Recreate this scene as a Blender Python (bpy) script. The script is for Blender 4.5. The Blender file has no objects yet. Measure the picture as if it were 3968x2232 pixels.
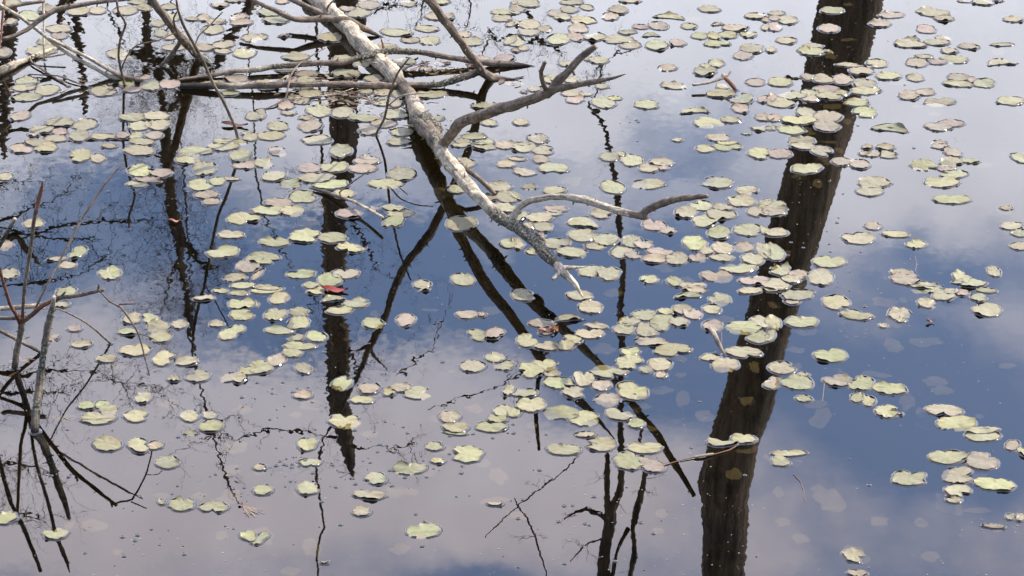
import bpy, bmesh, math, random, json
from mathutils import Vector, noise as mn, Matrix
random.seed(11)
C = bpy.context.scene.collection
PADS=json.loads(r"""[[-1.285,7.7391,0.0365,0.0374,"t","tan oval lily pad by the grey splintered driftwood"],[-0.125,6.7243,0.035,0.0375,"g","pale green round lily pad by the fork of the log reflection"],[0.5361,6.51,0.0412,0.0306,"y12","first yellow-green long oval lily pad out from the middle of the trunk reflection"],[0.2679,5.9171,0.0317,0.0395,"y2","yellow-green round lily pad by the rafts over the log reflection"],[1.1773,8.0712,0.0426,0.0291,"g1","second pale green long oval lily pad out from the upper pale water"],[1.073,6.9809,0.041,0.0301,"y12","yellow-green long oval lily pad by the sparse pads in pale water"],[0.2163,6.0047,0.0398,0.0303,"y5","third yellow-green long oval lily pad out from the rafts over the log reflection"],[0.9631,5.7894,0.043,0.0279,"y7","third yellow-green long oval lily pad out from the ring of pads in dark blue"],[0.8196,7.3643,0.035,0.0342,"t","first tan oval lily pad out from the upper trunk reflection"],[-0.2784,6.9941,0.0336,0.0356,"g","pale green round lily pad by the fork joint of the log"],[0.5094,7.3198,0.04,0.0292,"g5","second pale green long oval lily pad out from the small pale driftwood fork"],[-0.655,6.7361,0.0375,0.031,"y5","third yellow-green oval lily pad out from the pads by the middle trunk"],[0.511,6.9647,0.0372,0.0312,"g","second pale green oval lily pad out from the sawn end of the lower limb"],[-0.4979,6.6466,0.0383,0.0303,"y4","first yellow-green long oval lily pad out from the middle trunk reflection"],[0.7425,7.3409,0.044,0.0263,"y12","first yellow-green long oval lily pad out from the upper trunk reflection"],[-0.4543,6.9333,0.0433,0.0267,"y","yellow-green long oval lily pad by the half-sunk stick"],[0.5741,6.7031,0.0373,0.0307,"g4","fifth pale green oval lily pad out from the sawn end of the lower limb"],[0.9746,7.2947,0.0438,0.0261,"gc","pale green curled lily pad by the sparse pads in pale water"],[-0.519,6.862,0.0343,0.0332,"y3","first yellow-green oval lily pad out from the pads by the middle trunk"],[0.8346,6.6668,0.0384,0.0292,"t11","tan long oval lily pad by the trunk reflection above its middle"],[0.7533,6.5429,0.0378,0.0296,"y1","third yellow-green long oval lily pad out from the middle of the trunk reflection"],[0.7264,6.4612,0.0292,0.0379,"g","second pale green round lily pad out from the middle of the trunk reflection"],[0.9032,6.9741,0.0385,0.0286,"g","pale green long oval lily pad by the trunk reflection above its middle"],[0.6323,5.9622,0.0352,0.0312,"y10","yellow-green oval lily pad by the trunk reflection below its middle"],[0.7404,7.0529,0.0376,0.029,"y12","yellow-green long oval lily pad by the trunk reflection above its middle"],[0.1199,7.854,0.0301,0.0362,"g","second pale green round lily pad out from the dense top pad raft"],[0.7036,7.4486,0.036,0.0301,"y10","second yellow-green oval lily pad out from the upper trunk reflection"],[0.9991,5.6351,0.0326,0.033,"t2","second tan oval lily pad out from the ring of pads in dark blue"],[0.1723,6.7338,0.0363,0.0295,"gc","pale green curled lily pad by the thin stem reflection"],[-0.9342,6.9983,0.0324,0.033,"y3","yellow-green oval lily pad by the fine tip of the slanting twig"],[0.364,6.1009,0.0403,0.0265,"y5","yellow-green long oval lily pad by the pad chain under the log tip"],[0.1689,6.6673,0.0336,0.0317,"g2","pale green oval lily pad by the thin stem reflection"],[-0.5894,6.5278,0.0377,0.0282,"y4","yellow-green long oval lily pad by the pad column in blue water"],[0.7176,6.0856,0.0369,0.0288,"y12","second yellow-green long oval lily pad out from the torn raft on dark blue water"],[-0.9508,7.1138,0.0379,0.028,"g","pale green long oval lily pad by the fine tip of the slanting twig"],[1.0861,6.8833,0.0443,0.0238,"y12","yellow-green long oval lily pad by the darker blue open patch"],[0.9292,5.65,0.039,0.0269,"y12","first yellow-green long oval lily pad out from the ring of pads in dark blue"],[0.1118,5.8143,0.0377,0.0278,"y6","first yellow-green long oval lily pad out from the rafts over the log reflection"],[0.812,7.3059,0.0309,0.0338,"t","first tan round lily pad out from the upper trunk reflection"],[0.8866,6.9315,0.0321,0.0325,"g9","pale green oval lily pad by the trunk reflection above its middle"],[1.0975,6.31,0.0327,0.0319,"g11","pale green oval lily pad by the raft in open pale water"],[-0.6903,6.5589,0.0367,0.0284,"y11","yellow-green long oval lily pad by the slim trunk reflection end"],[0.5274,6.2115,0.0397,0.0261,"y","yellow-green long oval lily pad by the pale stick poking out of the water"],[-0.8069,7.1143,0.0391,0.0265,"g5","pale green long oval lily pad by the foot of the tall bent twig"],[0.4395,6.6341,0.0281,0.0367,"y2","yellow-green round lily pad by the big pad raft beyond the log tip"],[0.752,6.3387,0.03,0.0343,"y5","yellow-green round lily pad by the middle of the trunk reflection"],[0.1007,7.0375,0.0375,0.0273,"g6","pale green long oval lily pad by the arched bend of the lower limb"],[0.284,7.8549,0.0396,0.0258,"t","tan long oval lily pad by the upper pad raft"],[-0.5099,7.3652,0.0286,0.0357,"g","pale green round lily pad by the curled hair-thin twig"],[-0.4512,7.0329,0.0338,0.0302,"y12","yellow-green oval lily pad by the half-sunk stick"],[-0.4354,8.0244,0.0285,0.0357,"g","pale green round lily pad by the top of the bare log"],[0.2484,6.9331,0.0278,0.0365,"g","first pale green round lily pad out from the arched bend of the lower limb"],[0.2518,5.618,0.0294,0.0345,"y2","yellow-green round lily pad by the floating orange stalk"],[0.9408,5.5715,0.0313,0.0324,"t2","first tan oval lily pad out from the ring of pads in dark blue"],[-0.7762,7.0136,0.0281,0.036,"g","pale green round lily pad by the slim trunk reflection"],[0.5113,6.7876,0.0353,0.0286,"g","fourth pale green oval lily pad out from the sawn end of the lower limb"],[0.3368,6.9521,0.0397,0.0254,"t","tan long oval lily pad by the cut knot on the lower limb"],[-0.3161,6.9394,0.0421,0.0239,"g","second pale green long oval lily pad out from the half-sunk stick"],[1.0158,5.5392,0.0416,0.0241,"y12","second yellow-green long oval lily pad out from the ring of pads in dark blue"],[-0.2198,7.479,0.0394,0.0254,"g","pale green long oval lily pad by the wet part of the log"],[-0.0924,5.6395,0.0327,0.0306,"y10","yellow-green oval lily pad by the grey water under the forked reflection"],[-1.2831,7.4332,0.0392,0.0255,"g","pale green long oval lily pad by the edge trunk reflection"],[0.3466,6.2313,0.0262,0.0381,"y4","first yellow-green round lily pad out from the pad chain under the log tip"],[1.0858,7.8451,0.041,0.0242,"t","first tan long oval lily pad out from the upper pale water"],[0.623,6.5888,0.0238,0.0416,"g","third pale green round lily pad out from the middle of the trunk reflection"],[-0.4934,6.9662,0.041,0.0241,"g","first pale green long oval lily pad out from the half-sunk stick"],[-1.0856,7.4762,0.0322,0.0304,"t","tan oval lily pad by the foot of the upright twig"],[-1.0749,7.7211,0.029,0.0337,"g","pale green round lily pad by the meeting of the pale sticks"],[-0.7337,7.7367,0.029,0.0337,"g","pale green round lily pad by the end of the lichened limb"],[-1.0905,8.0211,0.032,0.0305,"g","pale green oval lily pad by the upper lichened limb"],[-1.2344,7.4788,0.0289,0.0337,"g","second pale green round lily pad out from the grey splintered driftwood"],[-0.5075,7.8478,0.0314,0.031,"t","tan oval lily pad by the top of the bare log"],[0.5644,6.8627,0.0319,0.0305,"g","third pale green oval lily pad out from the sawn end of the lower limb"],[-0.4386,7.1233,0.0265,0.0367,"g5","second pale green round lily pad out from the mossy trunk reflection"],[0.2355,7.4369,0.0281,0.0346,"g","pale green round lily pad by the sharp tip of the forked limb"],[-1.1065,7.2675,0.0276,0.0352,"g","second pale green round lily pad out from the pads under the tangled sticks"],[0.8374,5.5615,0.0344,0.0282,"y1","yellow-green oval lily pad by the ring of pads in dark blue"],[-0.2108,8.002,0.0389,0.0249,"t","second tan long oval lily pad out from the upper part of the leaning stick"],[0.8345,5.94,0.0362,0.0267,"y12","first yellow-green long oval lily pad out from the torn raft on dark blue water"],[-0.5237,7.2728,0.0276,0.035,"t","tan round lily pad by the mossy trunk reflection"],[0.6011,7.4681,0.0276,0.035,"g10","pale green round lily pad by the small pale driftwood fork"],[0.6425,6.8343,0.0318,0.0303,"y2","yellow-green oval lily pad by the trunk reflection above its middle"],[-1.3529,7.9786,0.0256,0.0376,"g","pale green round lily pad by the crossing of the pale sticks"],[0.4818,6.4633,0.0363,0.0265,"t12","tan long oval lily pad by the middle of the trunk reflection"],[1.1247,7.4655,0.04,0.024,"t12","tan long oval lily pad by the sparse pads in pale water"],[0.6659,6.3735,0.037,0.0259,"g","pale green long oval lily pad by the middle of the trunk reflection"],[-0.5045,7.1891,0.0356,0.0269,"t","tan long oval lily pad by the mossy trunk reflection"],[-0.5986,6.9779,0.028,0.0342,"g","pale green round lily pad by the pads by the middle trunk"],[-0.3272,7.887,0.0425,0.0225,"g","pale green long oval lily pad by the pointed end of the crossing branch"],[0.629,7.1346,0.0291,0.0325,"y5","yellow-green round lily pad by the upper trunk reflection"],[-0.2982,7.6879,0.0282,0.0333,"g","pale green round lily pad by the wet part of the log"],[0.1917,7.988,0.0353,0.0266,"g","pale green long oval lily pad by the dense top pad raft"],[-1.2498,7.1212,0.0316,0.0297,"t","tan oval lily pad by the edge trunk reflection"],[0.9438,5.8444,0.039,0.0239,"t6","second tan long oval lily pad out from the torn raft on dark blue water"],[0.2269,6.4726,0.0264,0.0353,"g12","second pale green round lily pad out from the pointed log tip"],[0.665,6.243,0.0353,0.0263,"y12","second yellow-green long oval lily pad out from the middle of the trunk reflection"],[1.3225,7.7265,0.0391,0.0237,"gc","pale green curled lily pad by the upper pale water"],[-0.8445,6.0772,0.0346,0.0265,"y12","yellow-green long oval lily pad by the pads around the hanging twig"],[0.0407,7.9524,0.029,0.0316,"g","first pale green round lily pad out from the dense top pad raft"],[-0.4512,7.6083,0.0373,0.0245,"g","pale green long oval lily pad by the middle of the horizontal branch"],[0.0427,5.8515,0.0314,0.0291,"y12","second yellow-green oval lily pad out from the rafts over the log reflection"],[-0.3586,5.7727,0.0332,0.0275,"y12","yellow-green oval lily pad by the ragged middle trunk end"],[-0.6233,7.2131,0.0338,0.027,"y","yellow-green long oval lily pad by the crowd below the horizontal branch"],[-0.8343,7.8944,0.0275,0.0331,"g","pale green round lily pad by the upper lichened limb"],[0.9262,6.4582,0.0327,0.0278,"p2","pinkish oval lily pad by the raft in open pale water"],[-0.9196,7.2722,0.0283,0.0321,"g","fourth pale green round lily pad out from the pads under the tangled sticks"],[-1.1747,7.278,0.0347,0.0261,"g","first pale green long oval lily pad out from the pads under the tangled sticks"],[0.3893,7.8166,0.0293,0.0308,"g","pale green oval lily pad by the upper pad raft"],[-1.2593,7.8901,0.0343,0.0263,"t","second tan long oval lily pad out from the crossing of the pale sticks"],[0.7103,7.5795,0.0325,0.0277,"y","yellow-green oval lily pad by the small pale driftwood fork"],[0.5478,7.5016,0.0375,0.024,"g","first pale green long oval lily pad out from the small pale driftwood fork"],[1.1946,7.7398,0.0378,0.0238,"t","second tan long oval lily pad out from the upper pale water"],[0.5225,6.0951,0.0391,0.023,"t5","tan long oval lily pad by the pale stick poking out of the water"],[-0.5966,6.7834,0.0389,0.0231,"y12","yellow-green long oval lily pad by the pads by the middle trunk"],[0.9357,7.5756,0.0305,0.0294,"t","second tan oval lily pad out from the upper trunk reflection"],[0.6185,6.4239,0.0326,0.0275,"t","tan oval lily pad by the middle of the trunk reflection"],[-0.6853,8.0177,0.0334,0.0268,"g","pale green oval lily pad by the top of the bare log"],[-1.0956,7.081,0.0264,0.0338,"y8","yellow-green round lily pad by the pads under the tangled sticks"],[0.8093,7.7869,0.0326,0.0273,"y12","yellow-green oval lily pad by the wide top of the trunk reflection"],[0.2999,7.0886,0.0277,0.0321,"g","second pale green round lily pad out from the arched bend of the lower limb"],[-0.6912,7.0879,0.0277,0.0321,"g","pale green round lily pad by the foot of the tall bent twig"],[0.6499,7.8031,0.0306,0.029,"t","tan oval lily pad by the pale water beside the tall trunk"],[1.0148,5.7404,0.0363,0.0244,"g","pale green long oval lily pad by the ring of pads in dark blue"],[-0.176,5.3384,0.0334,0.0264,"y11","yellow-green long oval lily pad by the open grey water"],[0.4997,6.6855,0.0276,0.0319,"y3","yellow-green round lily pad by the sawn end of the lower limb"],[-0.5915,7.7136,0.035,0.0251,"t","tan long oval lily pad by the middle of the horizontal branch"],[-1.2199,8.0105,0.0306,0.0287,"g","pale green oval lily pad by the crossing of the pale sticks"],[-1.2959,7.5316,0.0284,0.0309,"g","first pale green round lily pad out from the grey splintered driftwood"],[0.736,7.4969,0.0342,0.0256,"g","second pale green long oval lily pad out from the upper trunk reflection"],[1.0387,7.0746,0.0314,0.0278,"y5","yellow-green oval lily pad by the sparse pads in pale water"],[0.2187,7.8738,0.0315,0.0277,"g","pale green oval lily pad by the blunt end of the forked limb"],[0.7174,7.2823,0.0334,0.026,"y12","second yellow-green long oval lily pad out from the upper trunk reflection"],[-0.4266,6.4229,0.0268,0.0324,"y","yellow-green round lily pad by the dark red leaf"],[0.9367,7.5306,0.0383,0.0226,"t","tan long oval lily pad by the upper trunk reflection"],[-0.4472,7.3575,0.0279,0.031,"g","first pale green round lily pad out from the mossy trunk reflection"],[0.4705,6.7515,0.0266,0.0324,"g","second pale green round lily pad out from the sawn end of the lower limb"],[0.1578,5.794,0.0312,0.0276,"y11","first yellow-green oval lily pad out from the rafts over the log reflection"],[0.773,5.963,0.0275,0.0313,"y10","yellow-green round lily pad by the torn raft on dark blue water"],[0.265,6.044,0.0261,0.0329,"y3","second yellow-green round lily pad out from the pad chain under the log tip"],[-0.8897,5.7723,0.0365,0.0235,"y1","yellow-green long oval lily pad by the foot of the broken thick stem"],[0.1415,6.5778,0.0368,0.0233,"g","pale green long oval lily pad by the lichen-covered stretch of log"],[0.9195,7.3916,0.0286,0.0298,"y9","first yellow-green oval lily pad out from the upper trunk reflection"],[0.8314,7.5343,0.033,0.0258,"p","pinkish long oval lily pad by the upper trunk reflection"],[-0.9666,7.5175,0.0251,0.0339,"g","pale green round lily pad by the foot of the upright twig"],[0.0025,7.8338,0.0259,0.0326,"g","third pale green round lily pad out from the dense top pad raft"],[0.1062,6.6212,0.0322,0.0261,"g5","pale green oval lily pad by the lichen-covered stretch of log"],[-0.7761,6.92,0.0296,0.0282,"y2","first yellow-green oval lily pad out from the slim trunk reflection"],[-0.3886,7.325,0.0388,0.0215,"g","pale green long oval lily pad by the foot of the slim forked twig"],[-0.3093,7.3455,0.0337,0.0247,"g","pale green long oval lily pad by the white spike on the log"],[1.0925,7.7205,0.029,0.0287,"t","first tan oval lily pad out from the upper pale water"],[1.3125,7.4766,0.0342,0.0257,"g","second pale green long oval lily pad out from the sparse pads in pale water"],[0.2248,6.6449,0.0263,0.0315,"g","pale green round lily pad by the thin stem reflection"],[-0.7439,7.5683,0.0318,0.026,"p","pinkish oval lily pad by the end of the lichened limb"],[0.1943,5.6863,0.0307,0.0269,"y10","yellow-green oval lily pad by the blunt tip of the short limb reflection"],[-0.8575,5.6649,0.0307,0.0269,"y","yellow-green oval lily pad by the foot of the broken thick stem"],[-0.0137,6.8712,0.027,0.0305,"g","pale green round lily pad by the short stub beside the log"],[0.8357,7.493,0.0342,0.024,"y","third yellow-green long oval lily pad out from the upper trunk reflection"],[0.3503,7.4272,0.0327,0.0251,"y3","yellow-green long oval lily pad by the sharp tip of the forked limb"],[0.3436,6.7244,0.0278,0.0295,"p1","pinkish round lily pad by the cut knot on the lower limb"],[-1.2713,7.797,0.034,0.0241,"t","first tan long oval lily pad out from the crossing of the pale sticks"],[-0.4342,6.6402,0.0311,0.0263,"y","yellow-green oval lily pad by the middle trunk reflection"],[0.2851,5.6737,0.036,0.0227,"y12","yellow-green long oval lily pad by the floating orange stalk"],[0.5477,7.1738,0.0343,0.0238,"y5","yellow-green long oval lily pad by the sawn end of the lower limb"],[0.2626,6.5832,0.0261,0.0311,"g","second pale green round lily pad out from the big pad raft beyond the log tip"],[-0.739,7.1454,0.0342,0.0237,"t","tan long oval lily pad by the foot of the tall bent twig"],[0.0727,6.0241,0.0299,0.0271,"y12","yellow-green oval lily pad by the orange leaf"],[0.0267,7.1582,0.0304,0.0266,"g","pale green oval lily pad by the base of the forked limb"],[0.2369,5.8148,0.0302,0.0267,"t12","tan oval lily pad by the rafts over the log reflection"],[-0.1178,7.8306,0.0293,0.0274,"g","first pale green oval lily pad out from the upper part of the leaning stick"],[0.7406,7.2166,0.0332,0.0241,"g","first pale green long oval lily pad out from the upper trunk reflection"],[0.1053,5.9489,0.0329,0.0243,"y4","second yellow-green long oval lily pad out from the rafts over the log reflection"],[0.9371,7.6603,0.0321,0.0249,"t","tan long oval lily pad by the wide top of the trunk reflection"],[-0.6646,7.9617,0.0346,0.023,"g","pale green long oval lily pad by the top of the bare log"],[0.5128,7.6461,0.0301,0.0264,"g1","pale green oval lily pad by the small pale driftwood fork"],[-0.4101,8.0788,0.0301,0.0289,"p","pinkish oval lily pad by the top of the bare log"],[0.4328,8.0192,0.0403,0.0196,"gc","pale green curled lily pad by the upper pad raft"],[0.1135,5.6641,0.0349,0.0226,"g12","pale green long oval lily pad by the blunt tip of the short limb reflection"],[-0.6229,6.4863,0.027,0.0292,"p","pinkish round lily pad by the pad column in blue water"],[1.2563,7.5902,0.0266,0.0296,"g","pale green round lily pad by the sparse pads in pale water"],[-0.3356,7.2927,0.0322,0.0244,"t","tan long oval lily pad by the foot of the slim forked twig"],[-0.293,6.7284,0.0266,0.0295,"y5","yellow-green round lily pad by the pale end of the half-sunk stick"],[-1.1143,7.198,0.0248,0.0316,"g","first pale green round lily pad out from the pads under the tangled sticks"],[0.6039,6.0264,0.0288,0.0272,"t2","tan oval lily pad by the trunk reflection below its middle"],[0.479,6.0373,0.03,0.0261,"t","tan oval lily pad by the pale stick poking out of the water"],[-0.1278,7.0609,0.0301,0.026,"g","pale green oval lily pad by the fork joint of the log"],[0.8294,7.6053,0.028,0.0279,"t","tan oval lily pad by the wide top of the trunk reflection"],[0.177,7.9281,0.0248,0.0315,"p","second pinkish round lily pad out from the blunt end of the forked limb"],[-0.965,7.265,0.0244,0.032,"g","third pale green round lily pad out from the pads under the tangled sticks"],[-0.6342,6.1628,0.0214,0.0363,"y3","third yellow-green round lily pad out from the pad column in blue water"],[-0.3795,7.0231,0.0337,0.023,"p","pinkish long oval lily pad by the half-sunk stick"],[-0.9455,6.4462,0.0245,0.0316,"y11","yellow-green round lily pad by the end of the shrub side branch"],[0.6786,7.1358,0.0291,0.0266,"p","pinkish oval lily pad by the upper trunk reflection"],[1.056,8.0465,0.0356,0.0217,"p","pinkish long oval lily pad by the upper pale water"],[-0.5764,6.8248,0.033,0.0234,"p","pinkish long oval lily pad by the pads by the middle trunk"],[0.3161,6.1414,0.0349,0.0221,"t12","tan long oval lily pad by the pad chain under the log tip"],[0.0439,6.001,0.0265,0.0291,"y9","yellow-green round lily pad by the orange leaf"],[-0.2039,5.8984,0.0294,0.0262,"g3","pale green oval lily pad by the grey water under the forked reflection"],[0.9823,7.711,0.0269,0.0286,"t8","tan round lily pad by the wide top of the trunk reflection"],[0.8732,7.9465,0.029,0.0265,"p","first pinkish oval lily pad out from the wide top of the trunk reflection"],[-0.5709,6.6135,0.0346,0.0222,"y12","third yellow-green long oval lily pad out from the middle trunk reflection"],[0.8811,7.6033,0.0246,0.0312,"p","pinkish round lily pad by the wide top of the trunk reflection"],[0.3112,6.1951,0.026,0.0295,"t2","first tan round lily pad out from the pad chain under the log tip"],[1.0476,7.5047,0.0264,0.029,"p","pinkish round lily pad by the sparse pads in pale water"],[0.0636,6.7582,0.0315,0.0243,"t","tan long oval lily pad by the root of the lower limb"],[0.3998,7.9549,0.0256,0.0299,"p","pinkish round lily pad by the upper pad raft"],[-0.3923,6.4562,0.0304,0.0251,"t12","tan oval lily pad by the dark red leaf"],[-0.2125,5.5784,0.0345,0.0221,"g12","pale green long oval lily pad by the ragged middle trunk end"],[0.1817,6.3019,0.0252,0.0302,"t","tan round lily pad by the pointed log tip"],[-1.191,7.1255,0.0284,0.0267,"y","yellow-green oval lily pad by the edge trunk reflection"],[0.7232,5.9708,0.0308,0.0246,"t11","first tan long oval lily pad out from the torn raft on dark blue water"],[1.1372,7.3292,0.0349,0.0217,"p","second pinkish long oval lily pad out from the sparse pads in pale water"],[-0.8226,7.0673,0.0289,0.0262,"y12","second yellow-green oval lily pad out from the slim trunk reflection"],[0.7866,7.156,0.0254,0.0297,"t5","second tan round lily pad out from the upper trunk reflection"],[1.0723,6.439,0.0397,0.019,"g8","first pale green narrow lily pad out from the raft in open pale water"],[0.2891,6.6359,0.0239,0.0315,"g","first pale green round lily pad out from the big pad raft beyond the log tip"],[-0.2874,7.2424,0.0294,0.0256,"g","pale green oval lily pad by the white spike on the log"],[0.7614,8.0032,0.0264,0.0285,"t","tan round lily pad by the pale water beside the tall trunk"],[-0.5119,7.0228,0.0275,0.0273,"p","pinkish oval lily pad by the pads by the middle trunk"],[-0.7235,7.1718,0.0419,0.0179,"g","pale green narrow lily pad by the foot of the tall bent twig"],[0.4241,6.7964,0.025,0.03,"g","first pale green round lily pad out from the sawn end of the lower limb"],[-0.3848,6.5865,0.0321,0.0233,"y7","second yellow-green long oval lily pad out from the middle trunk reflection"],[-0.991,7.3131,0.0323,0.0231,"g","second pale green long oval lily pad out from the pads under the tangled sticks"],[-0.9146,7.5252,0.0271,0.0274,"p","pinkish oval lily pad by the black end of the horizontal branch"],[1.1114,7.0937,0.0252,0.0294,"t4","tan round lily pad by the sparse pads in pale water"],[0.4625,6.8355,0.0269,0.0275,"g11","first pale green oval lily pad out from the sawn end of the lower limb"],[0.0761,7.1417,0.0279,0.0265,"t3","tan oval lily pad by the middle of the forked limb"],[1.0046,7.626,0.032,0.0231,"y","second yellow-green long oval lily pad out from the wide top of the trunk reflection"],[-0.9289,7.3239,0.0317,0.0232,"g","pale green long oval lily pad by the black end of the horizontal branch"],[-0.1159,6.4323,0.0245,0.03,"g","pale green round lily pad by the black log reflection"],[0.3917,6.5475,0.0248,0.0296,"g","third pale green round lily pad out from the big pad raft beyond the log tip"],[0.3158,7.8181,0.0286,0.0256,"t","tan oval lily pad by the upper pad raft"],[-0.027,7.7149,0.0243,0.0301,"p","pinkish round lily pad by the wet tip of the lichened branch"],[-0.2755,6.7773,0.0316,0.0231,"g","pale green long oval lily pad by the pale end of the half-sunk stick"],[-0.7966,7.7924,0.0285,0.0256,"t","tan oval lily pad by the kink of the tall bent twig"],[0.6118,7.9431,0.0345,0.0211,"t","first tan long oval lily pad out from the pale water beside the tall trunk"],[0.7935,6.2768,0.0355,0.0205,"y1","fourth yellow-green long oval lily pad out from the middle of the trunk reflection"],[-0.4972,6.4513,0.0339,0.0214,"y11","yellow-green long oval lily pad by the dark red leaf"],[-0.6132,5.9537,0.0296,0.0245,"t6","tan oval lily pad by the hanging twig tip"],[-0.6241,6.301,0.0298,0.0243,"y12","second yellow-green oval lily pad out from the pad column in blue water"],[1.101,7.3069,0.0335,0.0216,"p","first pinkish long oval lily pad out from the sparse pads in pale water"],[-0.6096,7.2707,0.025,0.0289,"g","pale green round lily pad by the crowd below the horizontal branch"],[-0.5381,6.782,0.028,0.0258,"y","second yellow-green oval lily pad out from the pads by the middle trunk"],[1.1427,7.9502,0.0255,0.0283,"p","pinkish round lily pad by the upper pale water"],[-0.041,5.7561,0.031,0.0232,"y12","yellow-green long oval lily pad by the grey water under the forked reflection"],[0.1848,6.4792,0.0258,0.0278,"g2","first pale green round lily pad out from the pointed log tip"],[-0.5585,6.0017,0.0265,0.027,"y9","yellow-green oval lily pad by the lower middle trunk reflection"],[-0.7768,6.0376,0.0233,0.0307,"y3","yellow-green round lily pad by the pads around the hanging twig"],[-0.5422,6.2499,0.0239,0.0299,"y12","first yellow-green round lily pad out from the pad column in blue water"],[0.0256,6.3568,0.0243,0.0294,"t4","tan round lily pad by the black log reflection"],[-0.077,7.4134,0.0326,0.0219,"g","pale green long oval lily pad by the base of the forked limb"],[0.8925,8.0743,0.0329,0.0217,"y","first yellow-green long oval lily pad out from the wide top of the trunk reflection"],[1.1097,7.0274,0.0325,0.0218,"g10","first pale green long oval lily pad out from the sparse pads in pale water"],[-0.0338,6.9264,0.0297,0.0238,"g","pale green oval lily pad by the short stub beside the log"],[0.5671,6.4426,0.035,0.0201,"p12","pinkish long oval lily pad by the middle of the trunk reflection"],[0.5575,7.8313,0.0341,0.0206,"y5","yellow-green long oval lily pad by the pale water beside the tall trunk"],[-0.5375,7.4742,0.0295,0.0238,"g","pale green oval lily pad by the curled hair-thin twig"],[0.6023,6.8033,0.0256,0.0274,"t5","tan round lily pad by the trunk reflection above its middle"],[0.6238,7.7552,0.0244,0.0287,"p","pinkish round lily pad by the small pale driftwood fork"],[-0.3691,7.0695,0.0301,0.0232,"p","pinkish long oval lily pad by the foot of the slim forked twig"],[0.5608,6.1677,0.0248,0.0281,"y10","yellow-green round lily pad by the pale stick poking out of the water"],[0.3325,6.0364,0.0255,0.0272,"t","second tan round lily pad out from the pad chain under the log tip"],[0.1616,5.9678,0.0215,0.0322,"g12","pale green round lily pad by the rafts over the log reflection"],[0.677,8.0328,0.032,0.0215,"t","second tan long oval lily pad out from the pale water beside the tall trunk"],[0.0623,7.212,0.0242,0.0284,"t","tan round lily pad by the middle of the forked limb"],[-0.9104,6.9506,0.0322,0.0213,"p","pinkish long oval lily pad by the slim trunk reflection"],[-0.2324,7.831,0.0266,0.0257,"g","second pale green oval lily pad out from the upper part of the leaning stick"],[0.5037,6.6069,0.0238,0.0287,"t","tan round lily pad by the big pad raft beyond the log tip"],[0.2113,5.8767,0.0261,0.0261,"p","pinkish oval lily pad by the rafts over the log reflection"],[0.1773,6.1757,0.0305,0.0223,"t12","tan long oval lily pad by the orange leaf"],[-0.4872,6.2107,0.0238,0.0284,"y","second yellow-green round lily pad out from the pad column in blue water"],[0.9706,6.4268,0.0384,0.0176,"g","second pale green narrow lily pad out from the raft in open pale water"],[0.5717,6.5516,0.0237,0.0283,"t","second tan round lily pad out from the middle of the trunk reflection"],[0.8929,6.2862,0.024,0.0279,"t","tan round lily pad by the raft in open pale water"],[-1.2829,7.315,0.0226,0.0295,"p","pinkish round lily pad by the edge trunk reflection"],[-0.0206,6.8105,0.0305,0.0218,"g","pale green long oval lily pad by the split grey stretch of log"],[0.9031,7.4537,0.0321,0.0207,"y","fourth yellow-green long oval lily pad out from the upper trunk reflection"],[-0.0859,6.0207,0.0255,0.0259,"t","tan oval lily pad by the grey water under the forked reflection"],[-0.2431,7.917,0.0316,0.0209,"t","first tan long oval lily pad out from the upper part of the leaning stick"],[0.8758,7.0793,0.0251,0.0263,"p","pinkish oval lily pad by the trunk reflection above its middle"],[0.168,7.8724,0.0212,0.0311,"p","first pinkish round lily pad out from the blunt end of the forked limb"],[1.0192,7.9854,0.0284,0.0232,"p","second pinkish oval lily pad out from the wide top of the trunk reflection"],[0.2906,8.0617,0.0244,0.027,"t","tan round lily pad by the upper pad raft"],[0.6354,6.497,0.0235,0.028,"g3","first pale green round lily pad out from the middle of the trunk reflection"],[-0.3723,7.2493,0.0256,0.0257,"t","tan oval lily pad by the foot of the slim forked twig"],[-0.6196,6.2458,0.0262,0.0251,"y2","first yellow-green oval lily pad out from the pad column in blue water"],[0.1389,5.91,0.024,0.0274,"t3","tan round lily pad by the rafts over the log reflection"],[0.3068,6.2662,0.0274,0.024,"g3","pale green oval lily pad by the pad chain under the log tip"],[0.0319,7.0158,0.0287,0.0229,"t","tan long oval lily pad by the short stub beside the log"],[0.5828,6.9215,0.0259,0.0253,"t4","tan oval lily pad by the sawn end of the lower limb"],[-0.7565,6.8675,0.0295,0.0222,"t","tan long oval lily pad by the slim trunk reflection"],[0.2694,6.2391,0.0239,0.0274,"g11","pale green round lily pad by the pad chain under the log tip"],[0.4814,6.3474,0.0242,0.027,"t11","first tan round lily pad out from the middle of the trunk reflection"],[1.1623,7.8574,0.0342,0.0191,"g","first pale green long oval lily pad out from the upper pale water"],[-0.6744,7.0361,0.03,0.0217,"p","pinkish long oval lily pad by the foot of the tall bent twig"],[1.194,7.6243,0.028,0.0232,"t","second tan oval lily pad out from the upper pale water"],[0.1004,7.5834,0.0266,0.0244,"g","pale green oval lily pad by the wet tip of the lichened branch"],[0.8196,5.8376,0.0249,0.026,"y2","yellow-green oval lily pad by the torn raft on dark blue water"],[-0.6756,5.4295,0.0256,0.0252,"y12","yellow-green oval lily pad by the tattered pads in grey water"],[0.0085,8.0685,0.0224,0.0288,"t","tan round lily pad by the dense top pad raft"],[-0.8046,6.1849,0.0237,0.0272,"g","pale green round lily pad by the pads around the hanging twig"]]""")
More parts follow.
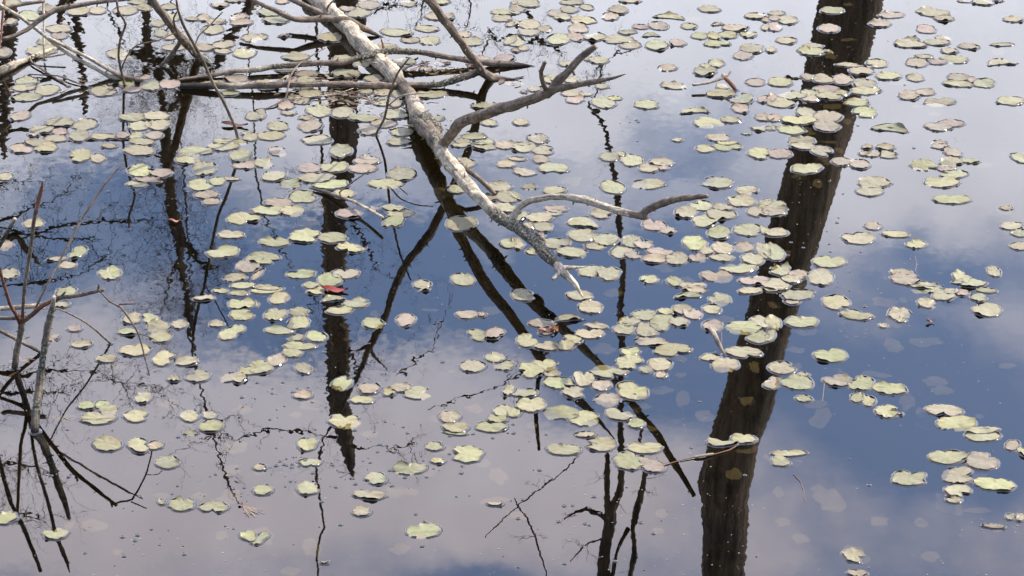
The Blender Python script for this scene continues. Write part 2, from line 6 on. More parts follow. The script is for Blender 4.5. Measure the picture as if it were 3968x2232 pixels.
REST=json.loads(r"""[[-0.4001,6.769,0.0297,0.0217,"p"],[-0.7895,5.6622,0.0222,0.029,"y3"],[0.4259,7.5497,0.0331,0.0194,"t"],[-0.7589,7.9452,0.0304,0.0211,"p"],[-1.2137,7.2346,0.0281,0.0228,"g"],[-0.5706,6.3706,0.037,0.0173,"y"],[0.0379,8.1053,0.0295,0.029,"g"],[0.1573,6.3573,0.0289,0.0221,"g"],[0.3737,7.0759,0.0314,0.0203,"t"],[-1.211,7.151,0.0355,0.0179,"g"],[-1.3081,8.026,0.025,0.0253,"t"],[-0.693,5.9608,0.0258,0.0245,"t11"],[1.1844,7.5787,0.0385,0.0164,"g"],[0.2437,7.1076,0.024,0.0263,"t"],[-0.7703,7.9836,0.0222,0.0284,"t"],[0.035,6.1377,0.0225,0.0279,"g2"],[-0.3593,6.3093,0.0287,0.0218,"g11"],[0.5469,8.0758,0.0287,0.0217,"t"],[0.2994,5.5987,0.022,0.0283,"p"],[0.2169,6.7834,0.0255,0.0244,"g4"],[-0.4768,6.1035,0.0336,0.0185,"y1"],[0.0393,7.8967,0.0275,0.0226,"t"],[-0.6275,7.0488,0.0238,0.0261,"g1"],[0.7643,7.3877,0.0221,0.0281,"g"],[-0.0359,7.9961,0.025,0.0248,"t"],[-0.5376,6.3297,0.0219,0.0281,"y3"],[0.7234,7.9565,0.0193,0.0318,"p"],[-0.2929,7.1824,0.0293,0.0208,"g"],[-0.9314,7.7686,0.0298,0.0204,"t"],[0.5948,7.4083,0.0215,0.0282,"p"],[-0.8096,5.7846,0.0258,0.0235,"y3"],[0.6006,6.5961,0.0155,0.0391,"g"],[0.3385,6.5463,0.0295,0.0205,"t"],[-0.0764,7.1616,0.0292,0.0207,"g"],[0.5884,7.8939,0.0247,0.0244,"y"],[-0.7259,7.842,0.0232,0.0258,"t"],[-0.2417,6.2303,0.021,0.0285,"p"],[0.1526,7.498,0.025,0.0239,"t"],[1.0065,6.3762,0.0266,0.0224,"g2"],[-0.9212,5.3145,0.0242,0.0246,"y10"],[0.5264,7.2263,0.0281,0.0211,"p"],[0.2659,8.0183,0.0222,0.0267,"p"],[-0.6779,6.6504,0.0299,0.0198,"t12"],[0.4597,6.2195,0.0216,0.0273,"p"],[0.9335,5.5119,0.0269,0.0219,"g5"],[-0.8818,6.9853,0.0274,0.0215,"p"],[0.5701,6.2409,0.0205,0.0287,"t"],[-0.7212,5.5943,0.0241,0.0244,"g3"],[-1.1707,7.1817,0.028,0.021,"t"],[0.257,6.1986,0.0227,0.0259,"t"],[-1.2982,7.4931,0.0303,0.0194,"t"],[0.5541,6.6132,0.025,0.0235,"t"],[0.6404,6.8042,0.0268,0.0219,"t"],[0.6449,7.5779,0.0239,0.0244,"p"],[0.4714,7.3897,0.0338,0.0172,"gc"],[-0.2913,5.472,0.033,0.0176,"g12"],[0.1524,8.0616,0.023,0.0252,"t"],[0.0732,6.7101,0.0217,0.0267,"t"],[0.3424,7.0434,0.025,0.0231,"t"],[-0.0349,8.0387,0.0293,0.0197,"g"],[-1.1682,8.019,0.0229,0.0252,"t"],[-0.345,7.4254,0.0261,0.022,"t"],[-0.1027,7.2199,0.0319,0.018,"g"],[-0.6447,5.7437,0.0246,0.0232,"y"],[0.7481,7.8602,0.0274,0.0208,"t"],[-0.4091,7.6751,0.0215,0.0265,"g"],[0.7404,7.1815,0.0318,0.0179,"g"],[-0.8422,7.7709,0.0257,0.0221,"t"],[-0.949,7.1663,0.0317,0.0179,"g"],[1.0599,6.4712,0.0193,0.0293,"y2"],[-0.3716,5.9366,0.0197,0.0287,"y1"],[-0.4329,5.6756,0.0201,0.0279,"y12"],[0.069,6.2205,0.0295,0.019,"p"],[-0.0354,6.0649,0.0223,0.0251,"y10"],[0.0286,5.9033,0.0284,0.0197,"g"],[0.3529,6.5853,0.0309,0.0181,"p1"],[-0.5535,6.9365,0.0247,0.0226,"g2"],[0.1035,6.9101,0.0284,0.0196,"t"],[-0.4656,7.7035,0.0256,0.0217,"g"],[0.2279,7.7115,0.0256,0.0217,"g"],[-0.4185,5.4968,0.0217,0.0256,"g2"],[-0.3115,5.9159,0.0219,0.0253,"t"],[-1.0517,7.1966,0.0306,0.0181,"t"],[-0.9524,7.9752,0.0208,0.0266,"t"],[-0.5988,7.1194,0.0208,0.0265,"p"],[-1.0337,6.551,0.0177,0.0311,"y9"],[-0.4416,6.1506,0.0214,0.0257,"y1"],[-0.4168,6.8783,0.0233,0.0236,"y"],[-0.7949,6.136,0.0247,0.0222,"y8"],[0.4233,6.4145,0.0314,0.0174,"t12"],[0.4538,5.6999,0.0329,0.0166,"y12"],[-0.6942,5.7912,0.0204,0.0267,"y3"],[1.2155,6.742,0.0266,0.0204,"t"],[-0.1179,5.7503,0.0257,0.021,"y11"],[-0.8667,6.2237,0.0205,0.0263,"t2"],[0.0798,6.1132,0.0291,0.0185,"t11"],[-1.1597,6.6976,0.0235,0.0229,"t"],[-0.3159,6.2121,0.0227,0.0237,"y"],[-0.5288,6.1744,0.0305,0.0176,"g"],[-0.7996,7.5378,0.0331,0.0162,"t"],[0.6538,7.354,0.0246,0.0217,"t"],[-0.6091,5.4192,0.0276,0.0193,"g6"],[-0.5561,7.5601,0.0252,0.0211,"g"],[0.8317,7.0927,0.0227,0.0234,"p"],[-1.2501,7.842,0.0218,0.0243,"p"],[-1.0353,6.348,0.0225,0.0235,"y"],[-0.0206,7.1689,0.0254,0.0208,"t"],[-0.5561,7.6023,0.0293,0.018,"p"],[-0.1318,5.7965,0.0215,0.0245,"t"],[0.9684,6.4074,0.0349,0.015,"g"],[0.9258,6.69,0.0325,0.0161,"y"],[0.4146,6.2757,0.0206,0.0253,"p"],[-0.5978,7.3972,0.0208,0.025,"p"],[0.6452,7.9023,0.0213,0.0244,"y"],[0.6373,6.6913,0.0277,0.0187,"t"],[-0.5608,7.4294,0.0235,0.022,"t"],[-0.3942,6.2747,0.0286,0.018,"y"],[0.1052,6.808,0.0268,0.0191,"p"],[0.5816,5.9612,0.0176,0.029,"t9"],[0.412,7.6666,0.0255,0.0199,"p"],[-0.831,8.0746,0.0238,0.0235,"t"],[0.9706,6.6384,0.0239,0.0212,"y11"],[0.3138,6.6233,0.0215,0.0235,"p"],[0.6758,6.4727,0.0234,0.0215,"t"],[0.1337,8.0077,0.0236,0.0213,"g"],[-0.0173,6.0245,0.0222,0.0226,"g11"],[-0.0793,7.1876,0.028,0.0179,"g"],[-0.349,7.4885,0.0224,0.0223,"g"],[0.3925,6.2945,0.0206,0.0242,"g"],[0.1612,7.4539,0.021,0.0237,"p"],[-1.1811,6.4359,0.021,0.024,"g"],[-0.0386,6.1687,0.0192,0.0257,"p3"],[1.0758,7.6181,0.0213,0.0231,"g"],[-0.9227,7.2057,0.0217,0.0226,"p"],[0.4987,6.5576,0.0272,0.018,"g"],[-0.2844,7.8365,0.0259,0.0189,"t"],[0.5984,6.2344,0.0171,0.0286,"y"],[1.092,7.525,0.0251,0.0194,"p"],[-0.8311,7.9503,0.0276,0.0176,"t"],[1.1219,7.1495,0.0203,0.0239,"p"],[-1.0111,7.4908,0.025,0.0193,"p"],[-0.348,7.7906,0.0258,0.0187,"g"],[0.6928,5.2605,0.02,0.0241,"g4"],[-1.0426,8.0402,0.0223,0.0216,"gc"],[0.4993,5.7153,0.0255,0.0188,"y12"],[-0.6627,7.3428,0.0155,0.0309,"t"],[0.7846,7.4791,0.025,0.0191,"t"],[-0.2797,5.5371,0.0218,0.0219,"g8"],[0.9559,7.1366,0.0215,0.0222,"t4"],[1.2013,8.0256,0.0264,0.018,"t"],[0.4898,7.1606,0.0228,0.0208,"g"],[0.5451,7.6997,0.0202,0.0234,"g"],[-0.5234,6.0363,0.0189,0.025,"t"],[1.248,7.8323,0.0273,0.0173,"p"],[0.4472,7.8352,0.0211,0.0223,"p"],[0.6417,7.2895,0.0257,0.0183,"t"],[0.1362,6.1445,0.0225,0.0209,"y10"],[0.8178,7.8244,0.0273,0.0172,"g"],[0.0696,7.0889,0.0201,0.0233,"t"],[-0.3765,7.5744,0.0239,0.0195,"t"],[1.0174,5.761,0.0364,0.0128,"g"],[-0.9742,7.8665,0.0178,0.0261,"g"],[1.327,8.1473,0.031,0.0204,"g"],[-0.7259,6.0274,0.0255,0.0182,"t"],[-0.0792,6.1631,0.018,0.0257,"y9"],[-0.6116,6.5222,0.02,0.023,"g"],[0.1995,5.9398,0.0208,0.0221,"p"],[0.5921,5.6574,0.037,0.0124,"y12"],[0.7848,7.514,0.0237,0.0193,"g"],[-0.0173,7.0578,0.0226,0.0202,"t"],[0.5111,7.8849,0.0219,0.0208,"y"],[0.9629,6.3385,0.0231,0.0197,"g3"],[-0.3001,8.0961,0.0238,0.0235,"t"],[0.9045,7.6991,0.0336,0.0134,"t"],[-0.3597,7.5555,0.0199,0.0226,"p"],[-0.1023,6.2596,0.0251,0.0179,"p"],[0.4615,6.2984,0.0195,0.023,"t"],[-0.8267,6.2222,0.017,0.0263,"y10"],[-0.6775,7.3301,0.0181,0.0247,"t"],[0.4094,6.3629,0.0301,0.0147,"gc"],[-0.2935,6.8041,0.0268,0.0164,"g"],[-1.0499,7.0676,0.0176,0.0249,"t"],[-0.6135,7.6237,0.0267,0.0164,"p"],[0.1117,8.0355,0.0188,0.0232,"t"],[-0.3037,7.4738,0.0171,0.0254,"g"],[-0.0179,5.8245,0.0184,0.0236,"g"],[0.3831,6.2344,0.0228,0.019,"g"],[1.1497,7.7253,0.0256,0.0169,"p"],[-0.3254,5.8633,0.025,0.0173,"y6"],[-0.741,6.8319,0.0208,0.0207,"t"],[-0.6612,7.5478,0.0265,0.0162,"t"],[0.16,8.1158,0.0309,0.0182,"t"],[-0.2053,7.3296,0.0233,0.0184,"g"],[-0.1392,7.8781,0.0206,0.0208,"t"],[0.1283,6.2455,0.0296,0.0143,"gc"],[-0.9714,8.0529,0.0195,0.0217,"t"],[0.484,7.9537,0.02,0.0211,"y"],[-0.0097,6.6185,0.0179,0.0235,"g"],[1.3958,8.0237,0.0278,0.0163,"t"],[-0.7362,6.9434,0.0186,0.0226,"y"],[0.1225,6.1187,0.0202,0.0208,"y"],[-1.0299,7.5287,0.0185,0.0227,"y"],[0.5646,7.3365,0.0246,0.017,"g"],[-0.9344,6.9218,0.0247,0.0169,"t"],[0.8772,6.7341,0.0193,0.0216,"p1"],[-0.4895,6.263,0.0217,0.0192,"y"],[0.1536,7.5815,0.0213,0.0195,"g"],[-0.1397,6.9099,0.0185,0.0224,"g"],[0.5568,6.3908,0.0278,0.0149,"t"],[-0.8668,7.9775,0.0166,0.0249,"t"],[-1.3885,7.7263,0.0202,0.0306,"g"],[0.5557,7.5498,0.0159,0.0259,"g"],[-0.7942,7.7485,0.0243,0.0169,"g"],[-0.4622,5.9992,0.0166,0.0247,"g"],[-0.9893,7.932,0.0193,0.0211,"t"],[-0.2417,5.9196,0.023,0.0176,"t"],[-0.0889,7.7099,0.0202,0.02,"p"],[-1.4148,8.0697,0.0238,0.0219,"t"],[0.517,6.8258,0.0244,0.0165,"t"],[1.2895,7.1242,0.019,0.0297,"g"],[-0.6509,6.4278,0.0268,0.015,"g"],[-0.5738,6.3824,0.0324,0.0124,"g"],[-0.6749,7.1998,0.0191,0.021,"t"],[0.5493,7.8825,0.0165,0.0243,"y"],[-0.6292,6.391,0.0267,0.0149,"g"],[-0.9444,7.8432,0.0164,0.0242,"t"],[0.3219,6.4421,0.0198,0.02,"y7"],[-1.1675,7.2237,0.0217,0.0182,"p"],[1.14,6.5008,0.0153,0.0257,"t"],[0.6785,7.3516,0.0181,0.0217,"t"],[-0.2106,6.4053,0.0198,0.0198,"t"],[0.5729,5.6245,0.0189,0.0204,"g2"],[0.2894,6.5657,0.0213,0.0181,"p2"],[1.191,7.8003,0.0224,0.0172,"t"],[1.1852,7.8889,0.022,0.0175,"p"],[-0.7162,6.3281,0.0242,0.0159,"t"],[-0.803,5.862,0.0168,0.0229,"g"],[-0.9682,6.1021,0.0235,0.0163,"g12"],[-1.0268,5.3671,0.0173,0.0231,"y"],[0.9191,6.4907,0.0247,0.0153,"t"],[-0.0627,7.3025,0.0206,0.0183,"t"],[0.0833,7.9221,0.0179,0.021,"g"],[-0.4208,5.6004,0.0231,0.0162,"g6"],[0.1966,6.6076,0.0238,0.0156,"t"],[0.6554,6.4496,0.021,0.0176,"t"],[-0.9042,6.0349,0.0216,0.0171,"t"],[-0.4903,6.0711,0.0201,0.0183,"y"],[0.3821,6.431,0.0163,0.0225,"y"],[0.2675,6.0942,0.0212,0.0172,"y"],[0.2016,8.0808,0.0168,0.0217,"g"],[0.3498,7.9466,0.0207,0.0176,"p"],[0.4417,6.5538,0.0201,0.018,"p12"],[-0.4536,6.3683,0.0208,0.0172,"y"],[0.0187,7.3076,0.0193,0.0184,"t"],[0.012,6.6164,0.0143,0.0248,"g"],[-0.749,7.472,0.0223,0.0159,"g"],[0.6615,7.4696,0.0158,0.0223,"p"],[-1.4018,7.9351,0.0165,0.0213,"t"],[-1.0486,6.4843,0.0194,0.0179,"t"],[-0.0602,6.8645,0.0209,0.0166,"p"],[-0.0284,5.7901,0.0204,0.017,"y"],[-0.312,7.4168,0.0157,0.022,"p"],[0.427,6.3928,0.0278,0.0124,"t"],[0.9515,7.1807,0.0229,0.015,"t"],[0.3128,7.9074,0.0247,0.0139,"g"],[0.7877,7.6172,0.0173,0.0197,"t"],[0.783,5.8843,0.0141,0.0241,"y"],[0.4475,6.0707,0.0212,0.016,"t"],[-0.4702,8.052,0.0209,0.0162,"p"],[-0.6989,7.8496,0.0178,0.019,"t"],[-0.5577,7.5023,0.0211,0.016,"t"],[-0.0115,7.8368,0.0123,0.0274,"g"],[-0.6499,7.5032,0.0263,0.0128,"t"],[0.6227,6.853,0.0135,0.0249,"g"],[-0.8731,5.8131,0.0194,0.0172,"g"],[0.1414,7.686,0.0201,0.0166,"t"],[0.6145,6.3995,0.0267,0.0124,"g"],[1.2209,6.6337,0.0251,0.0199,"t"],[-0.583,5.9877,0.021,0.0157,"y"],[-0.5127,5.4852,0.0186,0.0177,"y"],[0.1938,6.2114,0.025,0.013,"t"],[0.7276,8.0165,0.0181,0.0179,"p"],[-0.4131,6.3276,0.0265,0.0122,"gc"],[-0.7573,6.1977,0.017,0.019,"t"],[1.0866,6.3681,0.0185,0.0174,"g"],[-0.9679,7.1986,0.0153,0.021,"g"],[0.7343,8.0522,0.0223,0.0144,"t"],[1.2284,6.7049,0.0193,0.0216,"g10"],[-1.2668,6.9562,0.0174,0.0215,"t"],[-0.4558,5.8823,0.0196,0.0163,"t"],[0.8678,7.5129,0.0198,0.0161,"y"],[-0.5047,5.3002,0.0131,0.0243,"g3"],[-0.3941,7.4969,0.0197,0.016,"g"],[-0.1607,5.6708,0.019,0.0165,"y3"],[1.3416,7.8484,0.0301,0.0104,"t"],[1.1146,7.7612,0.023,0.0136,"t"],[-0.5289,5.3109,0.0151,0.0206,"y12"],[1.0925,7.1901,0.0204,0.015,"p"],[-0.1348,7.1661,0.0254,0.0119,"g"],[-1.0644,8.0863,0.0238,0.0182,"g"],[-0.8707,6.16,0.0214,0.0141,"g"],[-0.3046,5.406,0.0174,0.0173,"t"],[-0.587,7.354,0.0194,0.0155,"t"],[-1.0012,7.2008,0.0166,0.0181,"p"],[0.9118,7.1385,0.0203,0.0148,"t"],[-0.5775,7.4447,0.0157,0.019,"t"],[-0.9221,5.825,0.0184,0.0162,"y"],[0.1002,6.7888,0.0182,0.0163,"t"],[0.02,6.7653,0.0121,0.0243,"g"],[-1.0379,6.2895,0.0172,0.017,"t"],[0.2712,5.773,0.0172,0.0169,"y"],[1.11,6.4056,0.0232,0.0125,"g"],[1.0733,5.7001,0.0138,0.021,"t"],[0.3751,6.6958,0.018,0.016,"p"],[0.3754,7.8882,0.0206,0.0139,"gc"],[-1.212,6.5806,0.0178,0.0197,"p"],[-0.1302,7.1864,0.0191,0.0149,"g"],[-0.6352,6.3519,0.0231,0.0123,"g"],[-0.4895,6.1426,0.0202,0.014,"g"],[0.7603,5.8968,0.0142,0.0198,"y"],[0.4648,6.5904,0.0154,0.0182,"t"],[-0.8884,5.8321,0.0162,0.0173,"y"],[0.079,6.1806,0.017,0.0164,"p"],[-0.5398,7.3243,0.0181,0.0154,"t"],[-0.4679,6.3946,0.0186,0.0149,"y"],[0.0552,7.5179,0.0172,0.016,"p"],[0.0071,5.8164,0.014,0.0192,"y"],[1.158,7.1035,0.0227,0.0118,"y"],[0.5227,7.6826,0.0201,0.0133,"g"],[-0.2066,8.1095,0.021,0.0182,"g"],[0.161,5.7271,0.0213,0.0125,"t"],[0.3554,6.284,0.0183,0.0145,"y"],[1.0918,7.0556,0.0201,0.0131,"p"],[0.5873,6.1729,0.0102,0.0258,"t"],[0.682,7.4765,0.0118,0.0223,"p"],[-0.7558,5.6628,0.0159,0.0165,"t"],[0.2338,7.5416,0.0159,0.0161,"t"],[0.0092,7.0903,0.0214,0.0117,"t"],[0.1893,7.4926,0.0171,0.0143,"t"],[-1.0796,6.5141,0.0235,0.0103,"t"],[0.2693,7.1229,0.0164,0.0147,"t"],[0.3778,7.05,0.0138,0.0173,"p"],[-0.0055,5.9114,0.0109,0.0219,"g"],[-0.9837,7.5654,0.0146,0.0163,"p"],[-0.5934,7.5624,0.0146,0.0162,"p"],[0.265,7.466,0.0184,0.0127,"y"],[0.7012,7.7943,0.0136,0.0171,"g"],[1.0275,6.3963,0.0186,0.0125,"t"],[0.037,6.7146,0.0145,0.016,"t"],[0.326,8.1275,0.0295,0.0109,"g"],[1.0914,7.2133,0.0191,0.0121,"p"],[-1.2303,7.2071,0.0153,0.0151,"t"],[0.6113,6.7013,0.0096,0.024,"y"],[0.5488,7.1941,0.0255,0.009,"y"],[0.642,5.89,0.0174,0.0131,"g"],[1.0502,6.3919,0.0151,0.015,"p"],[-1.0295,7.1383,0.019,0.0119,"t"],[0.019,7.1781,0.0254,0.0089,"g"],[-0.6727,6.2019,0.0159,0.0142,"t"],[-0.9932,6.1737,0.0158,0.0142,"p"],[0.0902,5.9886,0.0165,0.0134,"t"],[0.0406,6.9282,0.0173,0.0126,"g"],[0.0062,6.8772,0.0086,0.025,"g"],[0.6964,7.9488,0.011,0.0194,"t"],[-0.6778,6.3633,0.0173,0.0123,"g"],[-0.5973,6.4465,0.007,0.0302,"t"],[-0.2378,7.6432,0.016,0.0132,"p"],[0.6494,6.3389,0.0173,0.0122,"t"],[0.3006,6.011,0.0133,0.0157,"t"],[-0.6511,5.79,0.014,0.0149,"t"],[0.023,7.7867,0.0136,0.0153,"p"],[0.565,7.9698,0.0166,0.0124,"tc"],[-0.1174,5.7277,0.0245,0.0084,"y"],[1.2267,7.6089,0.0113,0.0182,"p"],[0.6947,5.1952,0.0188,0.0109,"t"],[1.0964,7.8796,0.0192,0.0105,"t"],[0.0003,8.0397,0.0139,0.0143,"t"],[0.002,7.9619,0.0111,0.0176,"t"],[-0.0121,7.9545,0.011,0.0176,"t"],[-0.6564,8.101,0.0168,0.0182,"t"],[-0.8989,7.966,0.018,0.0106,"t"],[0.4198,7.2147,0.014,0.0135,"g"],[0.0454,6.5782,0.0119,0.0155,"g"],[0.9209,5.4765,0.0155,0.0118,"t"],[0.2038,7.7209,0.0135,0.0134,"t"],[0.6665,7.2901,0.0142,0.0122,"t"],[0.9901,5.3762,0.0224,0.0077,"p"],[-0.21,6.3836,0.0174,0.0099,"t"],[-0.2671,5.8971,0.0131,0.0131,"y"],[0.0658,6.657,0.0108,0.0158,"p"],[-0.687,7.2235,0.0141,0.0121,"g"],[0.9056,7.1796,0.014,0.012,"t"],[-0.7913,8.1009,0.0252,0.0109,"t"],[0.0028,8.1079,0.0126,0.0145,"t"],[1.2154,6.8395,0.0147,0.0111,"t"],[0.3329,5.9893,0.0121,0.0134,"t"],[-0.7001,6.9556,0.0186,0.0085,"g"],[-0.6336,7.8548,0.015,0.0104,"p"],[-0.1326,7.313,0.0168,0.0092,"t"],[-0.526,5.5781,0.0125,0.0121,"t"],[-0.0315,5.4441,0.0154,0.0097,"t"],[-0.7443,5.9464,0.0132,0.0111,"t"],[-1.0345,6.1285,0.0101,0.014,"t"],[0.75,7.613,0.0213,0.0066,"t"],[0.6999,8.0016,0.0097,0.0142,"p"],[-0.1527,5.6098,0.0136,0.0101,"y"],[0.893,7.141,0.0114,0.0119,"p"],[1.2756,8.1532,0.0183,0.0093,"p"],[0.0027,7.7727,0.0095,0.0135,"p"],[0.8558,7.7915,0.0149,0.0085,"g"],[-0.1619,7.2425,0.0102,0.0121,"t"],[1.0906,5.6716,0.0085,0.0188,"y"],[1.0497,5.4096,0.0082,0.0136,"t"],[0.8941,6.2551,0.0114,0.0096,"t"],[1.0297,5.4131,0.0092,0.0117,"t"],[0.6503,5.996,0.011,0.009,"t"],[-0.0692,6.2603,0.0103,0.0096,"t"],[-0.3419,6.7975,0.011,0.0082,"p"],[0.601,7.2552,0.0115,0.0076,"g"],[0.8503,6.228,0.0091,0.0096,"t"],[-0.6846,5.714,0.0138,0.0063,"g"],[-0.7173,5.4364,0.0072,0.0097,"g"],[0.0262,7.5012,0.0079,0.008,"t"],[1.3722,8.1594,0.0127,0.0074,"p"],[-0.5882,6.2994,0.0034,0.0145,"t"],[-0.3691,5.2165,0.008,0.0055,"p"],[0.8469,5.8296,0.0054,0.0065,"t"]]""")
